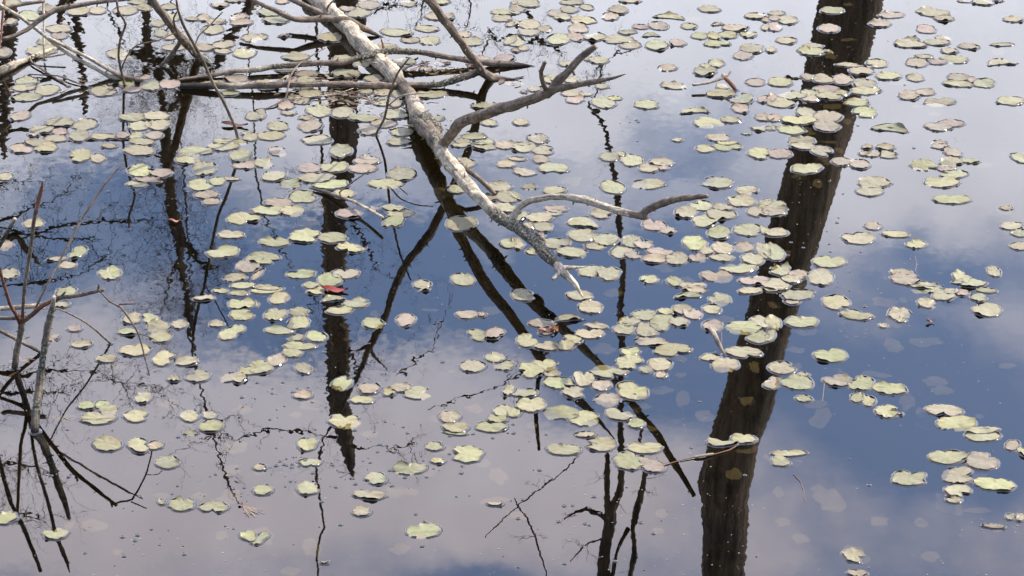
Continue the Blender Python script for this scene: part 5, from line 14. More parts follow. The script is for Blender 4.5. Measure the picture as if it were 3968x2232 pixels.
TREES=json.loads(r"""[["big","trunk",[[1.919,16,2.844,0.1793],[1.875,16,3.269,0.1748],[1.816,16,3.632,0.1765],[1.788,16,3.877,0.1732],[1.743,16,4.126,0.1608],[1.715,16,4.345,0.1549],[1.682,16,4.506,0.1532],[1.615,16,4.795,0.1544],[1.537,16,5.188,0.1443],[1.488,16,5.423,0.1452],[1.42,16,5.829,0.1515],[1.354,16,6.066,0.1476],[1.32,16,6.278,0.1556],[1.29,16,6.418,0.1633],[1.303,16,6.559,0.1398],[1.317,16,6.773,0.1357],[1.312,16,7.062,0.1342],[1.324,16,7.541,0.1235]]],["mid","trunk",[[-0.849,15,2.549,0.0658],[-0.886,15,2.883,0.0664],[-0.84,15,3.006,0.0625],[-0.902,15,3.154,0.0753],[-0.909,15,3.406,0.0759],[-0.908,15,3.627,0.0806],[-0.91,15,3.772,0.0681],[-0.917,15,3.891,0.0684],[-0.948,15,3.993,0.0664],[-0.963,15,4.082,0.0623],[-0.975,15,4.283,0.0605],[-0.978,15,4.478,0.0608],[-0.98,15,4.675,0.059],[-0.975,15,4.774,0.0591],[-0.96,15,4.899,0.0659],[-0.961,15,5.089,0.0641],[-0.953,15,5.28,0.0577],[-0.944,15,5.408,0.0557],[-0.928,15,5.538,0.0447],[-0.914,15,5.634,0.0381],[-0.898,15,5.746,0.0202],[-0.89,15,5.809,0.0045]]],["slim","trunk",[[-1.761,14,2.163,0.0307],[-1.79,14,2.475,0.0271],[-1.808,14,2.601,0.0253],[-1.814,14,2.707,0.0254],[-1.763,14,2.855,0.0294],[-1.745,14,2.984,0.0236],[-1.737,14,3.092,0.0217],[-1.728,14,3.201,0.0258],[-1.737,14,3.311,0.0259],[-1.731,14,3.444,0.024],[-1.729,14,3.6,0.0241],[-1.701,14,3.689,0.0282],[-1.701,14,3.78,0.0222],[-1.694,14,3.916,0.0203],[-1.678,14,4.053,0.0183],[-1.658,14,4.238,0.0164],[-1.635,14,4.378,0.0103],[-1.63,14,4.449,0.0041]]],["slim","branch",[[-1.697,14,3.689,0.0181],[-1.669,14,3.802,0.0161],[-1.616,14,3.87,0.0162],[-1.557,14,3.919,0.0122],[-1.501,14,3.95,0.0061]]],["slim","branch",[[-1.696,14,3.757,0.0121],[-1.703,14,3.555,0.008],[-1.731,14,3.488,0.006],[-1.78,14,3.466,0.003]]],["slim","branch",[[-1.692,14,3.87,0.0101],[-1.742,14,3.985,0.0061],[-1.767,14,4.101,0.0041],[-1.803,14,4.217,0.002]]],["edge","trunk",[[-2.524,14.5,2.434,0.0359],[-2.558,14.5,2.757,0.0342],[-2.587,14.5,3.021,0.0345],[-2.615,14.5,3.244,0.0306],[-2.633,14.5,3.424,0.0267],[-2.639,14.5,3.538,0.0165],[-2.63,14.5,3.595,0.0031]]],["fork","trunk",[[-1.137,13,1.818,0.0286],[-1.194,13,2.05,0.0252],[-1.246,13,2.157,0.0235],[-1.29,13,2.227,0.0217],[-1.343,13,2.336,0.02],[-1.391,13,2.406,0.0164],[-1.448,13,2.466,0.0128],[-1.561,13,2.572,0.0183],[-1.601,13,2.628,0.0073]]],["strand","trunk",[[0.395,15,3.465,0.0042],[0.428,15,3.499,0.0106],[0.456,15,3.553,0.0127],[0.487,15,3.611,0.0127],[0.502,15,3.692,0.0127],[0.522,15,3.815,0.0128],[0.543,15,3.893,0.0128],[0.565,15,4.024,0.015],[0.578,15,4.168,0.0151],[0.59,15,4.313,0.0151],[0.608,15,4.435,0.0174],[0.605,15,4.557,0.0174],[0.602,15,4.706,0.0175],[0.614,15,4.906,0.0176],[0.614,15,5.261,0.0155],[0.62,15,5.467,0.0179],[0.633,15,5.649,0.0179],[0.632,15,5.78,0.018],[0.622,15,5.886,0.0226],[0.583,15,5.993,0.0226],[0.574,15,6.073,0.0318],[0.561,15,6.18,0.0296],[0.545,15,6.289,0.0274],[0.544,15,6.452,0.0367],[0.552,15,7.006,0.0511]]],["strand","branch",[[0.731,15,5.453,0.0089],[0.73,15,5.569,0.0112],[0.762,15,5.752,0.0135],[0.749,15,5.858,0.0158],[0.728,15,5.964,0.0181],[0.715,15,6.071,0.0181],[0.701,15,6.138,0.0136],[0.717,15,6.232,0.0137],[0.721,15,6.314,0.016],[0.698,15,6.45,0.016],[0.689,15,6.976,0.0255]]],["strand","branch",[[0.548,15,5.624,0.0112],[0.547,15,5.781,0.0135],[0.55,15,5.913,0.0136],[0.567,15,6.046,0.0227]]],["strand","branch",[[0.576,15,6.073,0.0159],[0.505,15,6.026,0.0113],[0.437,15,6.003,0.0091],[0.376,15,6.027,0.0068],[0.313,15,6.071,0.0034]]],["strand","branch",[[0.678,15,6.125,0.0114],[0.635,15,6.233,0.0114],[0.618,15,6.293,0.0091],[0.605,15,6.396,0.0137],[0.585,15,6.506,0.0138]]],["strand","twig",[[0.538,15,6.186,0.0057],[0.453,15,6.23,0.0034],[0.412,15,6.269,0.0034],[0.352,15,6.351,0.0023]]],["strand","twig",[[0.801,15,5.712,0.0034],[0.776,15,5.757,0.0056],[0.761,15,5.792,0.0068]]],["strand","spur",[[0.395,15,3.472,0.0053],[0.436,15,3.402,0.0042],[0.458,15,3.252,0.0063],[0.466,15,3.229,0.0021]]],["droop","twig",[[0.359,14,5.029,0.0031],[0.328,14,5.086,0.0042],[0.277,14,5.135,0.0042],[0.208,14,5.202,0.0046],[0.121,14,5.285,0.0042],[0.038,14,5.36,0.0034],[-0.13,14,5.55,0.0021]]],["droop","twig",[[0.024,14,5.311,0.0025],[0.042,14,5.353,0.0042],[0.076,14,5.397,0.0042],[0.135,14,5.534,0.0047],[0.168,14,5.66,0.0043],[0.2,14,5.773,0.0047],[0.229,14,6.185,0.0086]]],["droop2","twig",[[-0.458,14.5,5.059,0.0026],[-0.354,14.5,5.028,0.0034],[-0.183,14.5,4.972,0.0039],[-0.063,14.5,4.903,0.0043],[-0.003,14.5,4.863,0.0047],[0.073,14.5,4.806,0.0053],[0.241,14.5,4.657,0.0064]]],["droop2","twig",[[-0.622,14.5,4.856,0.0032],[-0.572,14.5,4.809,0.0053],[-0.518,14.5,4.747,0.0047],[-0.429,14.5,4.69,0.003],[-0.418,14.5,4.641,0.0026],[-0.386,14.5,4.532,0.0021],[-0.322,14.5,4.375,0.0017]]],["thinA","stem",[[-1.243,13.5,2.876,0.0038],[-1.245,13.5,3.188,0.005],[-1.207,13.5,3.399,0.005],[-1.157,13.5,3.507,0.0051],[-1.126,13.5,3.565,0.0047],[-1.082,13.5,3.679,0.0031]]],["thinB","stem",[[-0.925,14,4.846,0.0062],[-0.968,14,4.931,0.0073],[-0.999,14,5.028,0.0063],[-1.014,14,5.114,0.0063],[-1.024,14,5.188,0.0071],[-1.011,14,5.311,0.0063],[-0.995,14,5.435,0.0063],[-0.985,14,5.498,0.0064],[-1.01,14,5.548,0.0064],[-1.024,14,5.624,0.006],[-1.032,14,5.687,0.0055],[-1.025,14,5.763,0.0056],[-1.034,14,5.891,0.0064]]],["thinC","stem",[[-1.631,14,4.484,0.0041],[-1.621,14,4.638,0.0062],[-1.595,14,4.782,0.0062],[-1.572,14,4.89,0.0052],[-1.549,14,4.962,0.0063],[-1.532,14,5.072,0.0063],[-1.507,14,5.182,0.0063],[-1.484,14,5.255,0.0053],[-1.441,14,5.366,0.0032]]],["bough","branch",[[-2.426,12.5,2.961,0.0108],[-2.243,12.5,2.908,0.0072],[-2.168,12.5,2.853,0.0045],[-2.04,12.5,2.81,0.0036],[-1.943,12.5,2.675,0.0018]]],["bough","branch",[[-2.434,12.5,3.062,0.009],[-2.214,12.5,3.019,0.0054],[-2.084,12.5,2.957,0.0054],[-1.885,12.5,2.934,0.0043],[-1.777,12.5,2.929,0.0054],[-1.615,12.5,2.923,0.0036]]],["bough","branch",[[-2.425,12.5,2.94,0.0072],[-2.213,12.5,2.994,0.0054],[-2.088,12.5,3.013,0.0045],[-1.854,12.5,3.027,0.0022]]],["bough","branch",[[-2.413,12.5,2.78,0.0054],[-2.304,12.5,2.755,0.0043],[-2.195,12.5,2.728,0.0029],[-2.051,12.5,2.706,0.0018]]],["bough","branch",[[-2.432,12.5,3.041,0.0162],[-2.249,12.5,3.003,0.0144],[-2.217,12.5,3.059,0.0126],[-2.15,12.5,3.14,0.009]]],["bough2","branch",[[-2.35,12,3.0,0.007],[-2.07,12,2.98,0.0052],[-1.893,12,2.935,0.0035],[-1.802,12,2.855,0.0026],[-1.748,12,2.816,0.0017]]],["bough2","branch",[[-2.381,12,3.42,0.0124],[-2.17,12,3.448,0.0089],[-2.009,12,3.416,0.0053],[-1.86,12,3.445,0.0027]]],["bough2","branch",[[-2.391,12,3.564,0.0089],[-2.211,12,3.531,0.0071],[-2.05,12,3.518,0.0044],[-1.964,12,3.558,0.0021]]],["bough2","branch",[[-2.416,12,3.917,0.009],[-2.235,12,3.904,0.0063],[-2.112,12,3.945,0.0036]]],["bough2","branch",[[-2.436,12,4.193,0.0073],[-2.252,12,4.158,0.0045],[-2.109,12,4.189,0.0025]]],["bough2","branch",[[-1.853,12,3.475,0.0027],[-1.765,12,3.49,0.0027],[-1.641,12,3.497,0.0021]]],["bough3","branch",[[-1.615,12.5,4.167,0.0013],[-1.386,12.5,4.034,0.0024],[-1.275,12.5,4.054,0.0039],[-1.087,12.5,4.004,0.0033],[-0.902,12.5,4.028,0.0045],[-0.716,12.5,4.108,0.0039],[-0.53,12.5,4.088,0.0022],[-0.455,12.5,4.066,0.0011]]],["bough3","branch",[[-1.673,12.5,3.79,0.0013],[-1.512,12.5,3.917,0.0022],[-1.346,12.5,3.969,0.0022],[-1.271,12.5,3.925,0.0013]]],["mid","branch",[[-0.958,15,4.186,0.0108],[-0.883,15,4.197,0.0086],[-0.83,15,4.257,0.0065],[-0.777,15,4.378,0.0052],[-0.74,15,4.499,0.0026]]],["mid","branch",[[-0.945,15,4.041,0.0107],[-0.987,15,3.994,0.0086],[-1.051,15,3.971,0.0043],[-1.104,15,3.952,0.0021]]],["mid","branch",[[-1.029,15,4.527,0.0109],[-1.065,15,4.676,0.0076],[-1.133,15,4.776,0.0055],[-1.156,15,4.852,0.0022]]],["mid","branch",[[-0.92,15,4.924,0.0132],[-0.884,15,4.974,0.0088],[-0.87,15,5.062,0.0066],[-0.869,15,5.151,0.0022]]],["crook","trunk",[[-2.163,14,2.312,0.0135],[-2.159,14,2.521,0.0136],[-2.141,14,2.605,0.0175],[-2.162,14,2.664,0.0195],[-2.138,14,2.732,0.0176],[-2.149,14,2.817,0.0157],[-2.133,14,2.881,0.0137],[-2.141,14,2.989,0.0158],[-2.133,14,3.058,0.0118],[-2.141,14,3.095,0.004]]],["crook","branch",[[-2.158,14,2.664,0.0097],[-2.179,14,2.626,0.0078],[-2.188,14,2.584,0.0039]]],["crook","branch",[[-2.136,14,2.626,0.0097],[-2.11,14,2.646,0.0039],[-2.106,14,2.651,0.0019]]],["crookb","trunk",[[-2.318,15,2.632,0.0247],[-2.354,15,2.899,0.0208],[-2.374,15,2.978,0.0187],[-2.392,15,3.035,0.0104]]],["wisp","stem",[[-1.92,13.5,2.146,0.0056],[-1.916,13.5,2.328,0.0056],[-1.896,13.5,2.368,0.0056],[-1.876,13.5,2.412,0.0064],[-1.864,13.5,2.445,0.0056],[-1.857,13.5,2.48,0.0056],[-1.839,13.5,2.508,0.0028]]],["slim","branch",[[-1.915,14,2.797,0.0059],[-1.886,14,2.771,0.0176],[-1.847,14,2.771,0.0235],[-1.779,14,2.791,0.0313],[-1.711,14,2.799,0.0235],[-1.613,14,2.802,0.0157],[-1.555,14,2.806,0.0098]]],["slim","branch",[[-1.807,14,2.834,0.0176],[-1.832,14,2.878,0.0098],[-1.863,14,2.91,0.0039]]],["slim","branch",[[-1.702,14,2.822,0.0098],[-1.675,14,2.876,0.0059],[-1.658,14,2.929,0.0039]]],["bough4","branch",[[0.045,16,3.302,0.0089],[0.073,16,3.374,0.0111],[0.112,16,3.457,0.0089],[0.128,16,3.525,0.0111],[0.202,16,3.548,0.0111],[0.245,16,3.587,0.0089],[0.266,16,3.63,0.0045]]],["bough4","branch",[[-0.122,16,3.523,0.0033],[-0.01,16,3.512,0.0067],[0.079,16,3.53,0.0111],[0.172,16,3.52,0.0045]]],["bough4","branch",[[0.709,16,3.572,0.0022],[0.627,16,3.607,0.0067],[0.571,16,3.607,0.0056],[0.536,16,3.637,0.0045],[0.488,16,3.671,0.0067],[0.462,16,3.701,0.0045]]],["bough4","branch",[[-0.788,16,3.371,0.0044],[-0.739,16,3.337,0.0111],[-0.688,16,3.342,0.0089],[-0.65,16,3.322,0.0044]]],["bough4","branch",[[-0.278,16,3.151,0.0044],[-0.245,16,3.341,0.0044],[-0.264,16,3.438,0.0036],[-0.282,16,3.474,0.0022]]],["bough4","branch",[[-0.488,16,3.153,0.0044],[-0.517,16,3.332,0.0044],[-0.527,16,3.404,0.0027],[-0.567,16,3.465,0.0018]]],["bough4","branch",[[-0.155,16,3.46,0.0056],[-0.122,16,3.508,0.0067],[-0.162,16,3.557,0.0045],[-0.183,16,3.625,0.0022]]]]""")

# ------------------------------------------------------------------ helpers
def link(name, me, mat=None, parent=None):
    o = bpy.data.objects.new(name, me); C.objects.link(o)
    if mat and me is not None:
        for m in (mat if isinstance(mat, (list, tuple)) else [mat]): me.materials.append(m)
    if parent: o.parent = parent
    return o
def tag(o, label=None, cat=None, group=None, kind=None):
    if label: o['label'] = label
    if cat: o['category'] = cat
    if group: o['group'] = group
    if kind: o['kind'] = kind
    return o
def empty(name, loc):
    o = bpy.data.objects.new(name, None); C.objects.link(o); o.location = loc
    o.empty_display_size = .05
    return o
def mesh(name, vs, fs, cols=None, uvs=None, matidx=None, smooth=True):
    me = bpy.data.meshes.new(name); me.from_pydata(vs, [], fs)
    if cols:
        a = me.color_attributes.new('col', 'FLOAT_COLOR', 'POINT')
        flat = []
        for c in cols: flat.extend((c[0], c[1], c[2], c[3] if len(c) > 3 else 1.0))
        a.data.foreach_set('color', flat)
    if uvs:
        l = me.uv_layers.new(name='uv')
        vi = [0]*len(me.loops); me.loops.foreach_get('vertex_index', vi)
        flat = []
        for i in vi: flat.extend(uvs[i])
        l.data.foreach_set('uv', flat)
    if matidx: me.polygons.foreach_set('material_index', matidx)
    if smooth: me.polygons.foreach_set('use_smooth', [True]*len(me.polygons))
    me.update(); return me
def lerp(a, b, t): return a+(b-a)*t
def mixc(a, b, t): return tuple(a[i]+(b[i]-a[i])*t for i in range(3))
def clamp(x, a=0, b=1): return max(a, min(b, x))

class NT:
    def __init__(s, tree): s.t = tree; s.n = tree.nodes; s.l = tree.links; s.n.clear()
    def new(s, typ, **kw):
        n = s.n.new(typ)
        for k, v in kw.items():
            if k == 'inp':
                for a, b in v.items():
                    if isinstance(b, bpy.types.NodeSocket): s.l.new(b, n.inputs[a])
                    else: n.inputs[a].default_value = b
            else: setattr(n, k, v)
        return n
    def math(s, op, a, b=None, c=None, clampit=False):
        n = s.n.new('ShaderNodeMath'); n.operation = op; n.use_clamp = clampit
        for i, x in enumerate((a, b, c)):
            if x is None: continue
            if isinstance(x, bpy.types.NodeSocket): s.l.new(x, n.inputs[i])
            else: n.inputs[i].default_value = x
        return n.outputs[0]
    def vmath(s, op, a, b=None, scale=None):
        n = s.n.new('ShaderNodeVectorMath'); n.operation = op
        for i, x in enumerate((a, b)):
            if x is None: continue
            if isinstance(x, bpy.types.NodeSocket): s.l.new(x, n.inputs[i])
            else: n.inputs[i].default_value = x
        if scale is not None:
            if isinstance(scale, bpy.types.NodeSocket): s.l.new(scale, n.inputs['Scale'])
            else: n.inputs['Scale'].default_value = scale
        return n
    def mix(s, fac, a, b):
        n = s.n.new('ShaderNodeMix'); n.data_type = 'RGBA'
        for i, x in ((0, fac), (6, a), (7, b)):
            if isinstance(x, bpy.types.NodeSocket): s.l.new(x, n.inputs[i])
            else: n.inputs[i].default_value = x if i == 0 else (*x[:3], 1)
        return n.outputs[2]
    def ramp(s, fac, stops):
        n = s.n.new('ShaderNodeValToRGB'); s.l.new(fac, n.inputs[0]); e = n.color_ramp.elements
        e[0].position = stops[0][0]; e[0].color = (*stops[0][1], 1)
        e[1].position = stops[1][0]; e[1].color = (*stops[1][1], 1)
        for p, c in stops[2:]:
            q = e.new(p); q.color = (*c, 1)
        return n.outputs[0]
    def noise(s, vec, scale, detail=3, rough=.55, dist=0):
        n = s.n.new('ShaderNodeTexNoise'); n.inputs['Scale'].default_value = scale; n.inputs['Detail'].default_value = detail
        n.inputs['Roughness'].default_value = rough; n.inputs['Distortion'].default_value = dist
        if vec is not None: s.l.new(vec, n.inputs['Vector'])
        return n
def material(name):
    m = bpy.data.materials.new(name); m.use_nodes = True; return m, NT(m.node_tree)

# ------------------------------------------------------------------ materials
def mat_pad():
    m, n = material('pad_leaf')
    at = n.new('ShaderNodeAttribute', attribute_name='col')
    geo = n.new('ShaderNodeNewGeometry')
    no = n.noise(geo.outputs['Position'], 90, 4, .6)
    no2 = n.noise(geo.outputs['Position'], 420, 2, .5)
    f = n.math('MULTIPLY_ADD', no.outputs[0], .5, .75)
    f = n.math('MULTIPLY', f, n.math('MULTIPLY_ADD', no2.outputs[0], .24, .88))
    c = n.vmath('SCALE', at.outputs['Color'], scale=f).outputs[0]
    # brown pin spots
    vo = n.new('ShaderNodeTexVoronoi', inp={'Scale': 95.0, 'Vector': geo.outputs['Position']})
    sp = n.math('LESS_THAN', vo.outputs['Distance'], n.math('MULTIPLY', no.outputs[0], .22))
    sp = n.math('MULTIPLY', sp, n.math('GREATER_THAN', no.outputs[0], .56))
    c = n.mix(n.math('MULTIPLY', sp, .55), c, (.16, .1, .05))
    under = n.mix(geo.outputs['Backfacing'], c, (.12, .055, .05))
    b = n.new('ShaderNodeBump', inp={'Strength': .25, 'Distance': .001, 'Height': no.outputs[0]})
    p = n.new('ShaderNodeBsdfPrincipled', inp={'Base Color': under, 'Roughness': .42, 'IOR': 1.45, 'Normal': b.outputs[0]})
    o = n.new('ShaderNodeOutputMaterial', inp={0: p.outputs[0]})
    return m
def mirror_normal(n, eps=1.0):
    """surface normal with faint ripples"""
    geo = n.new('ShaderNodeNewGeometry')
    pos = geo.outputs['Position']
    mp = n.new('ShaderNodeMapping', inp={'Vector': pos, 'Scale': (1.0, 1.0, 1.0)})
    a = n.noise(mp.outputs[0], 46, 2, .5)
    b = n.noise(mp.outputs[0], 3.2, 2, .5)
    g = n.noise(mp.outputs[0], 1.1, 2, .5)       # where the breeze touches the water
    # more movement farther out on the pond
    sep = n.new('ShaderNodeSeparateXYZ', inp={0: pos})
    far = n.new('ShaderNodeMapRange', inp={'Value': sep.outputs[1], 'From Min': 5.3, 'From Max': 8.2, 'To Min': .45, 'To Max': 1.5}).outputs[0]
    far = n.math('MULTIPLY', far, n.new('ShaderNodeMapRange', inp={'Value': g.outputs[0], 'From Min': .35, 'From Max': .65, 'To Min': .35, 'To Max': 1.6}).outputs[0])
    west = n.new('ShaderNodeMapRange', inp={'Value': sep.outputs[0], 'From Min': -.6, 'From Max': .35, 'To Min': 1.9, 'To Max': .8}).outputs[0]
    far = n.math('MULTIPLY', far, west)
    va = n.vmath('SUBTRACT', a.outputs[1], (.5, .5, .5)).outputs[0]
    vb = n.vmath('SUBTRACT', b.outputs[1], (.5, .5, .5)).outputs[0]
    va = n.vmath('SCALE', va, scale=n.math('MULTIPLY', far, RIP_A*eps)).outputs[0]
    vb = n.vmath('SCALE', vb, scale=n.math('MULTIPLY', far, RIP_B*eps)).outputs[0]
    v = n.vmath('ADD', va, vb).outputs[0]
    v = n.vmath('ADD', geo.outputs['Normal'], v).outputs[0]
    return n.vmath('NORMALIZE', v).outputs[0]
RIP_A, RIP_B = .0046, .0026
WATER_IOR = 2.05
def mat_water(opaque=False):
    m, n = material('pond_water_rim' if opaque else 'pond_water')
    if opaque:
        nm = n.new('ShaderNodeNewGeometry').outputs['Normal']
    else: nm = mirror_normal(n)
    g2 = n.new('ShaderNodeNewGeometry')
    co = n.math('ABSOLUTE', n.vmath('DOT_PRODUCT', nm, g2.outputs['Incoming']).outputs[1])
    f0 = ((WATER_IOR-1)/(WATER_IOR+1))**2
    fr = n.math('MULTIPLY_ADD', n.math('POWER', n.math('SUBTRACT', 1.0, co, None, True), 5.0), 1-f0, f0)
    gl = n.new('ShaderNodeBsdfGlossy', inp={'Color': (1, 1, 1, 1), 'Roughness': 0.0, 'Normal': nm})
    if opaque: tr = n.new('ShaderNodeBsdfDiffuse', inp={'Color': (.012, .012, .008, 1)})
    else: tr = n.new('ShaderNodeBsdfTransparent', inp={'Color': (.82, .76, .58, 1)})
    mx = n.new('ShaderNodeMixShader', inp={0: fr, 1: tr.outputs[0], 2: gl.outputs[0]})
    n.new('ShaderNodeOutputMaterial', inp={0: mx.outputs[0]})
    return m
def mat_wood(name, rough=.8, dark=1.0):
    m, n = material(name)
    at = n.new('ShaderNodeAttribute', attribute_name='col')
    lich = n.math('SUBTRACT', 1.0, at.outputs['Alpha'])
    uv = n.new('ShaderNodeUVMap', uv_map='uv')
    geo = n.new('ShaderNodeNewGeometry')
    mp = n.new('ShaderNodeMapping', inp={'Vector': uv.outputs[0], 'Scale': (16.0, 260.0, 1.0)})   # fibres along the stick
    fib = n.noise(mp.outputs[0], 1.0, 5, .7, .4)
    blot = n.noise(geo.outputs['Position'], 48, 4, .65)
    fine = n.noise(geo.outputs['Position'], 210, 4, .7)
    def ctr(x, lo, hi, a, b): return n.new('ShaderNodeMapRange', inp={'Value': x, 'From Min': lo, 'From Max': hi, 'To Min': a, 'To Max': b}).outputs[0]
    f = ctr(fib.outputs[0], .33, .67, .45, 1.45)
    f = n.math('MULTIPLY', f, ctr(blot.outputs[0], .38, .62, .6, 1.3))
    f = n.math('MULTIPLY', f, ctr(fine.outputs[0], .36, .64, .6, 1.35))
    c = n.vmath('SCALE', at.outputs['Color'], scale=f).outputs[0]
    crack = n.math('LESS_THAN', fib.outputs[0], .385)
    c = n.mix(n.math('MULTIPLY', crack, .75), c, (.03, .022, .016))
    # lichen scales
    vo = n.new('ShaderNodeTexVoronoi', inp={'Scale': 170.0, 'Vector': geo.outputs['Position']})
    lm = n.math('GREATER_THAN', n.math('ADD', n.math('MULTIPLY', blot.outputs[0], .9), lich), .93)
    lm = n.math('MULTIPLY', lm, n.math('GREATER_THAN', fine.outputs[0], .44))
    lc = n.mix(n.math('MULTIPLY', vo.outputs['Distance'], 1.6, None, True), (.62, .58, .42), (.07, .06, .045))
    c = n.mix(lm, c, lc)
    h = n.math('ADD', n.math('MULTIPLY', fib.outputs[0], .6), n.math('MULTIPLY', lm, .5))
    h = n.math('ADD', h, n.math('MULTIPLY', fine.outputs[0], .4))
    b = n.new('ShaderNodeBump', inp={'Strength': 1.0, 'Distance': .003, 'Height': h})
    p = n.new('ShaderNodeBsdfPrincipled', inp={'Base Color': c, 'Roughness': rough, 'Normal': b.outputs[0]})
    n.new('ShaderNodeOutputMaterial', inp={0: p.outputs[0]})
    return m
def mat_simple(name, col, rough=.8, var=.5, scale=40, spec=.5):
    m, n = material(name)
    geo = n.new('ShaderNodeNewGeometry')
    no = n.noise(geo.outputs['Position'], scale, 4, .6)
    c = n.vmath('SCALE', (*col,), scale=n.math('MULTIPLY_ADD', no.outputs[0], var*2, 1-var)).outputs[0]
    p = n.new('ShaderNodeBsdfPrincipled', inp={'Base Color': c, 'Roughness': rough, 'Specular IOR Level': spec})
    n.new('ShaderNodeOutputMaterial', inp={0: p.outputs[0]})
    return m
def mat_tree():
    m, n = material('tree_bark')
    geo = n.new('ShaderNodeNewGeometry')
    mp = n.new('ShaderNodeMapping', inp={'Vector': geo.outputs['Position'], 'Scale': (1, 1, .11)})
    v0 = n.noise(mp.outputs[0], 24, 5, .7)
    v = n.new('ShaderNodeMapRange', inp={'Value': v0.outputs[0], 'From Min': .36, 'From Max': .66, 'To Min': .28, 'To Max': .95})
    v2 = n.noise(geo.outputs['Position'], 1.3, 3, .5)
    f = n.math('MULTIPLY', n.math('MULTIPLY_ADD', v.outputs[0], 2.2, -.3), n.math('MULTIPLY_ADD', v2.outputs[0], 1.0, .5))
    c = n.vmath('SCALE', (.23, .17, .12), scale=f).outputs[0]
    b = n.new('ShaderNodeBump', inp={'Strength': .8, 'Distance': .02, 'Height': v.outputs[0]})
    p = n.new('ShaderNodeBsdfPrincipled', inp={'Base Color': c, 'Roughness': .9, 'Normal': b.outputs[0]})
    n.new('ShaderNodeOutputMaterial', inp={0: p.outputs[0]})
    return m
M_PAD = mat_pad(); M_WATER = mat_water(); M_RIM = mat_water(True); M_WOOD = mat_wood('weathered_wood'); M_TREE = mat_tree()
M_SUNK = mat_simple('sunken_leaf', (.06, .049, .026), .9, .6, 38, .1)
M_NEEDLE = mat_simple('needles', (.035, .05, .02), .8, .4, 8)
M_BED = mat_simple('pond_mud', (.0085, .0065, .0035), 1, .5, 5, 0)

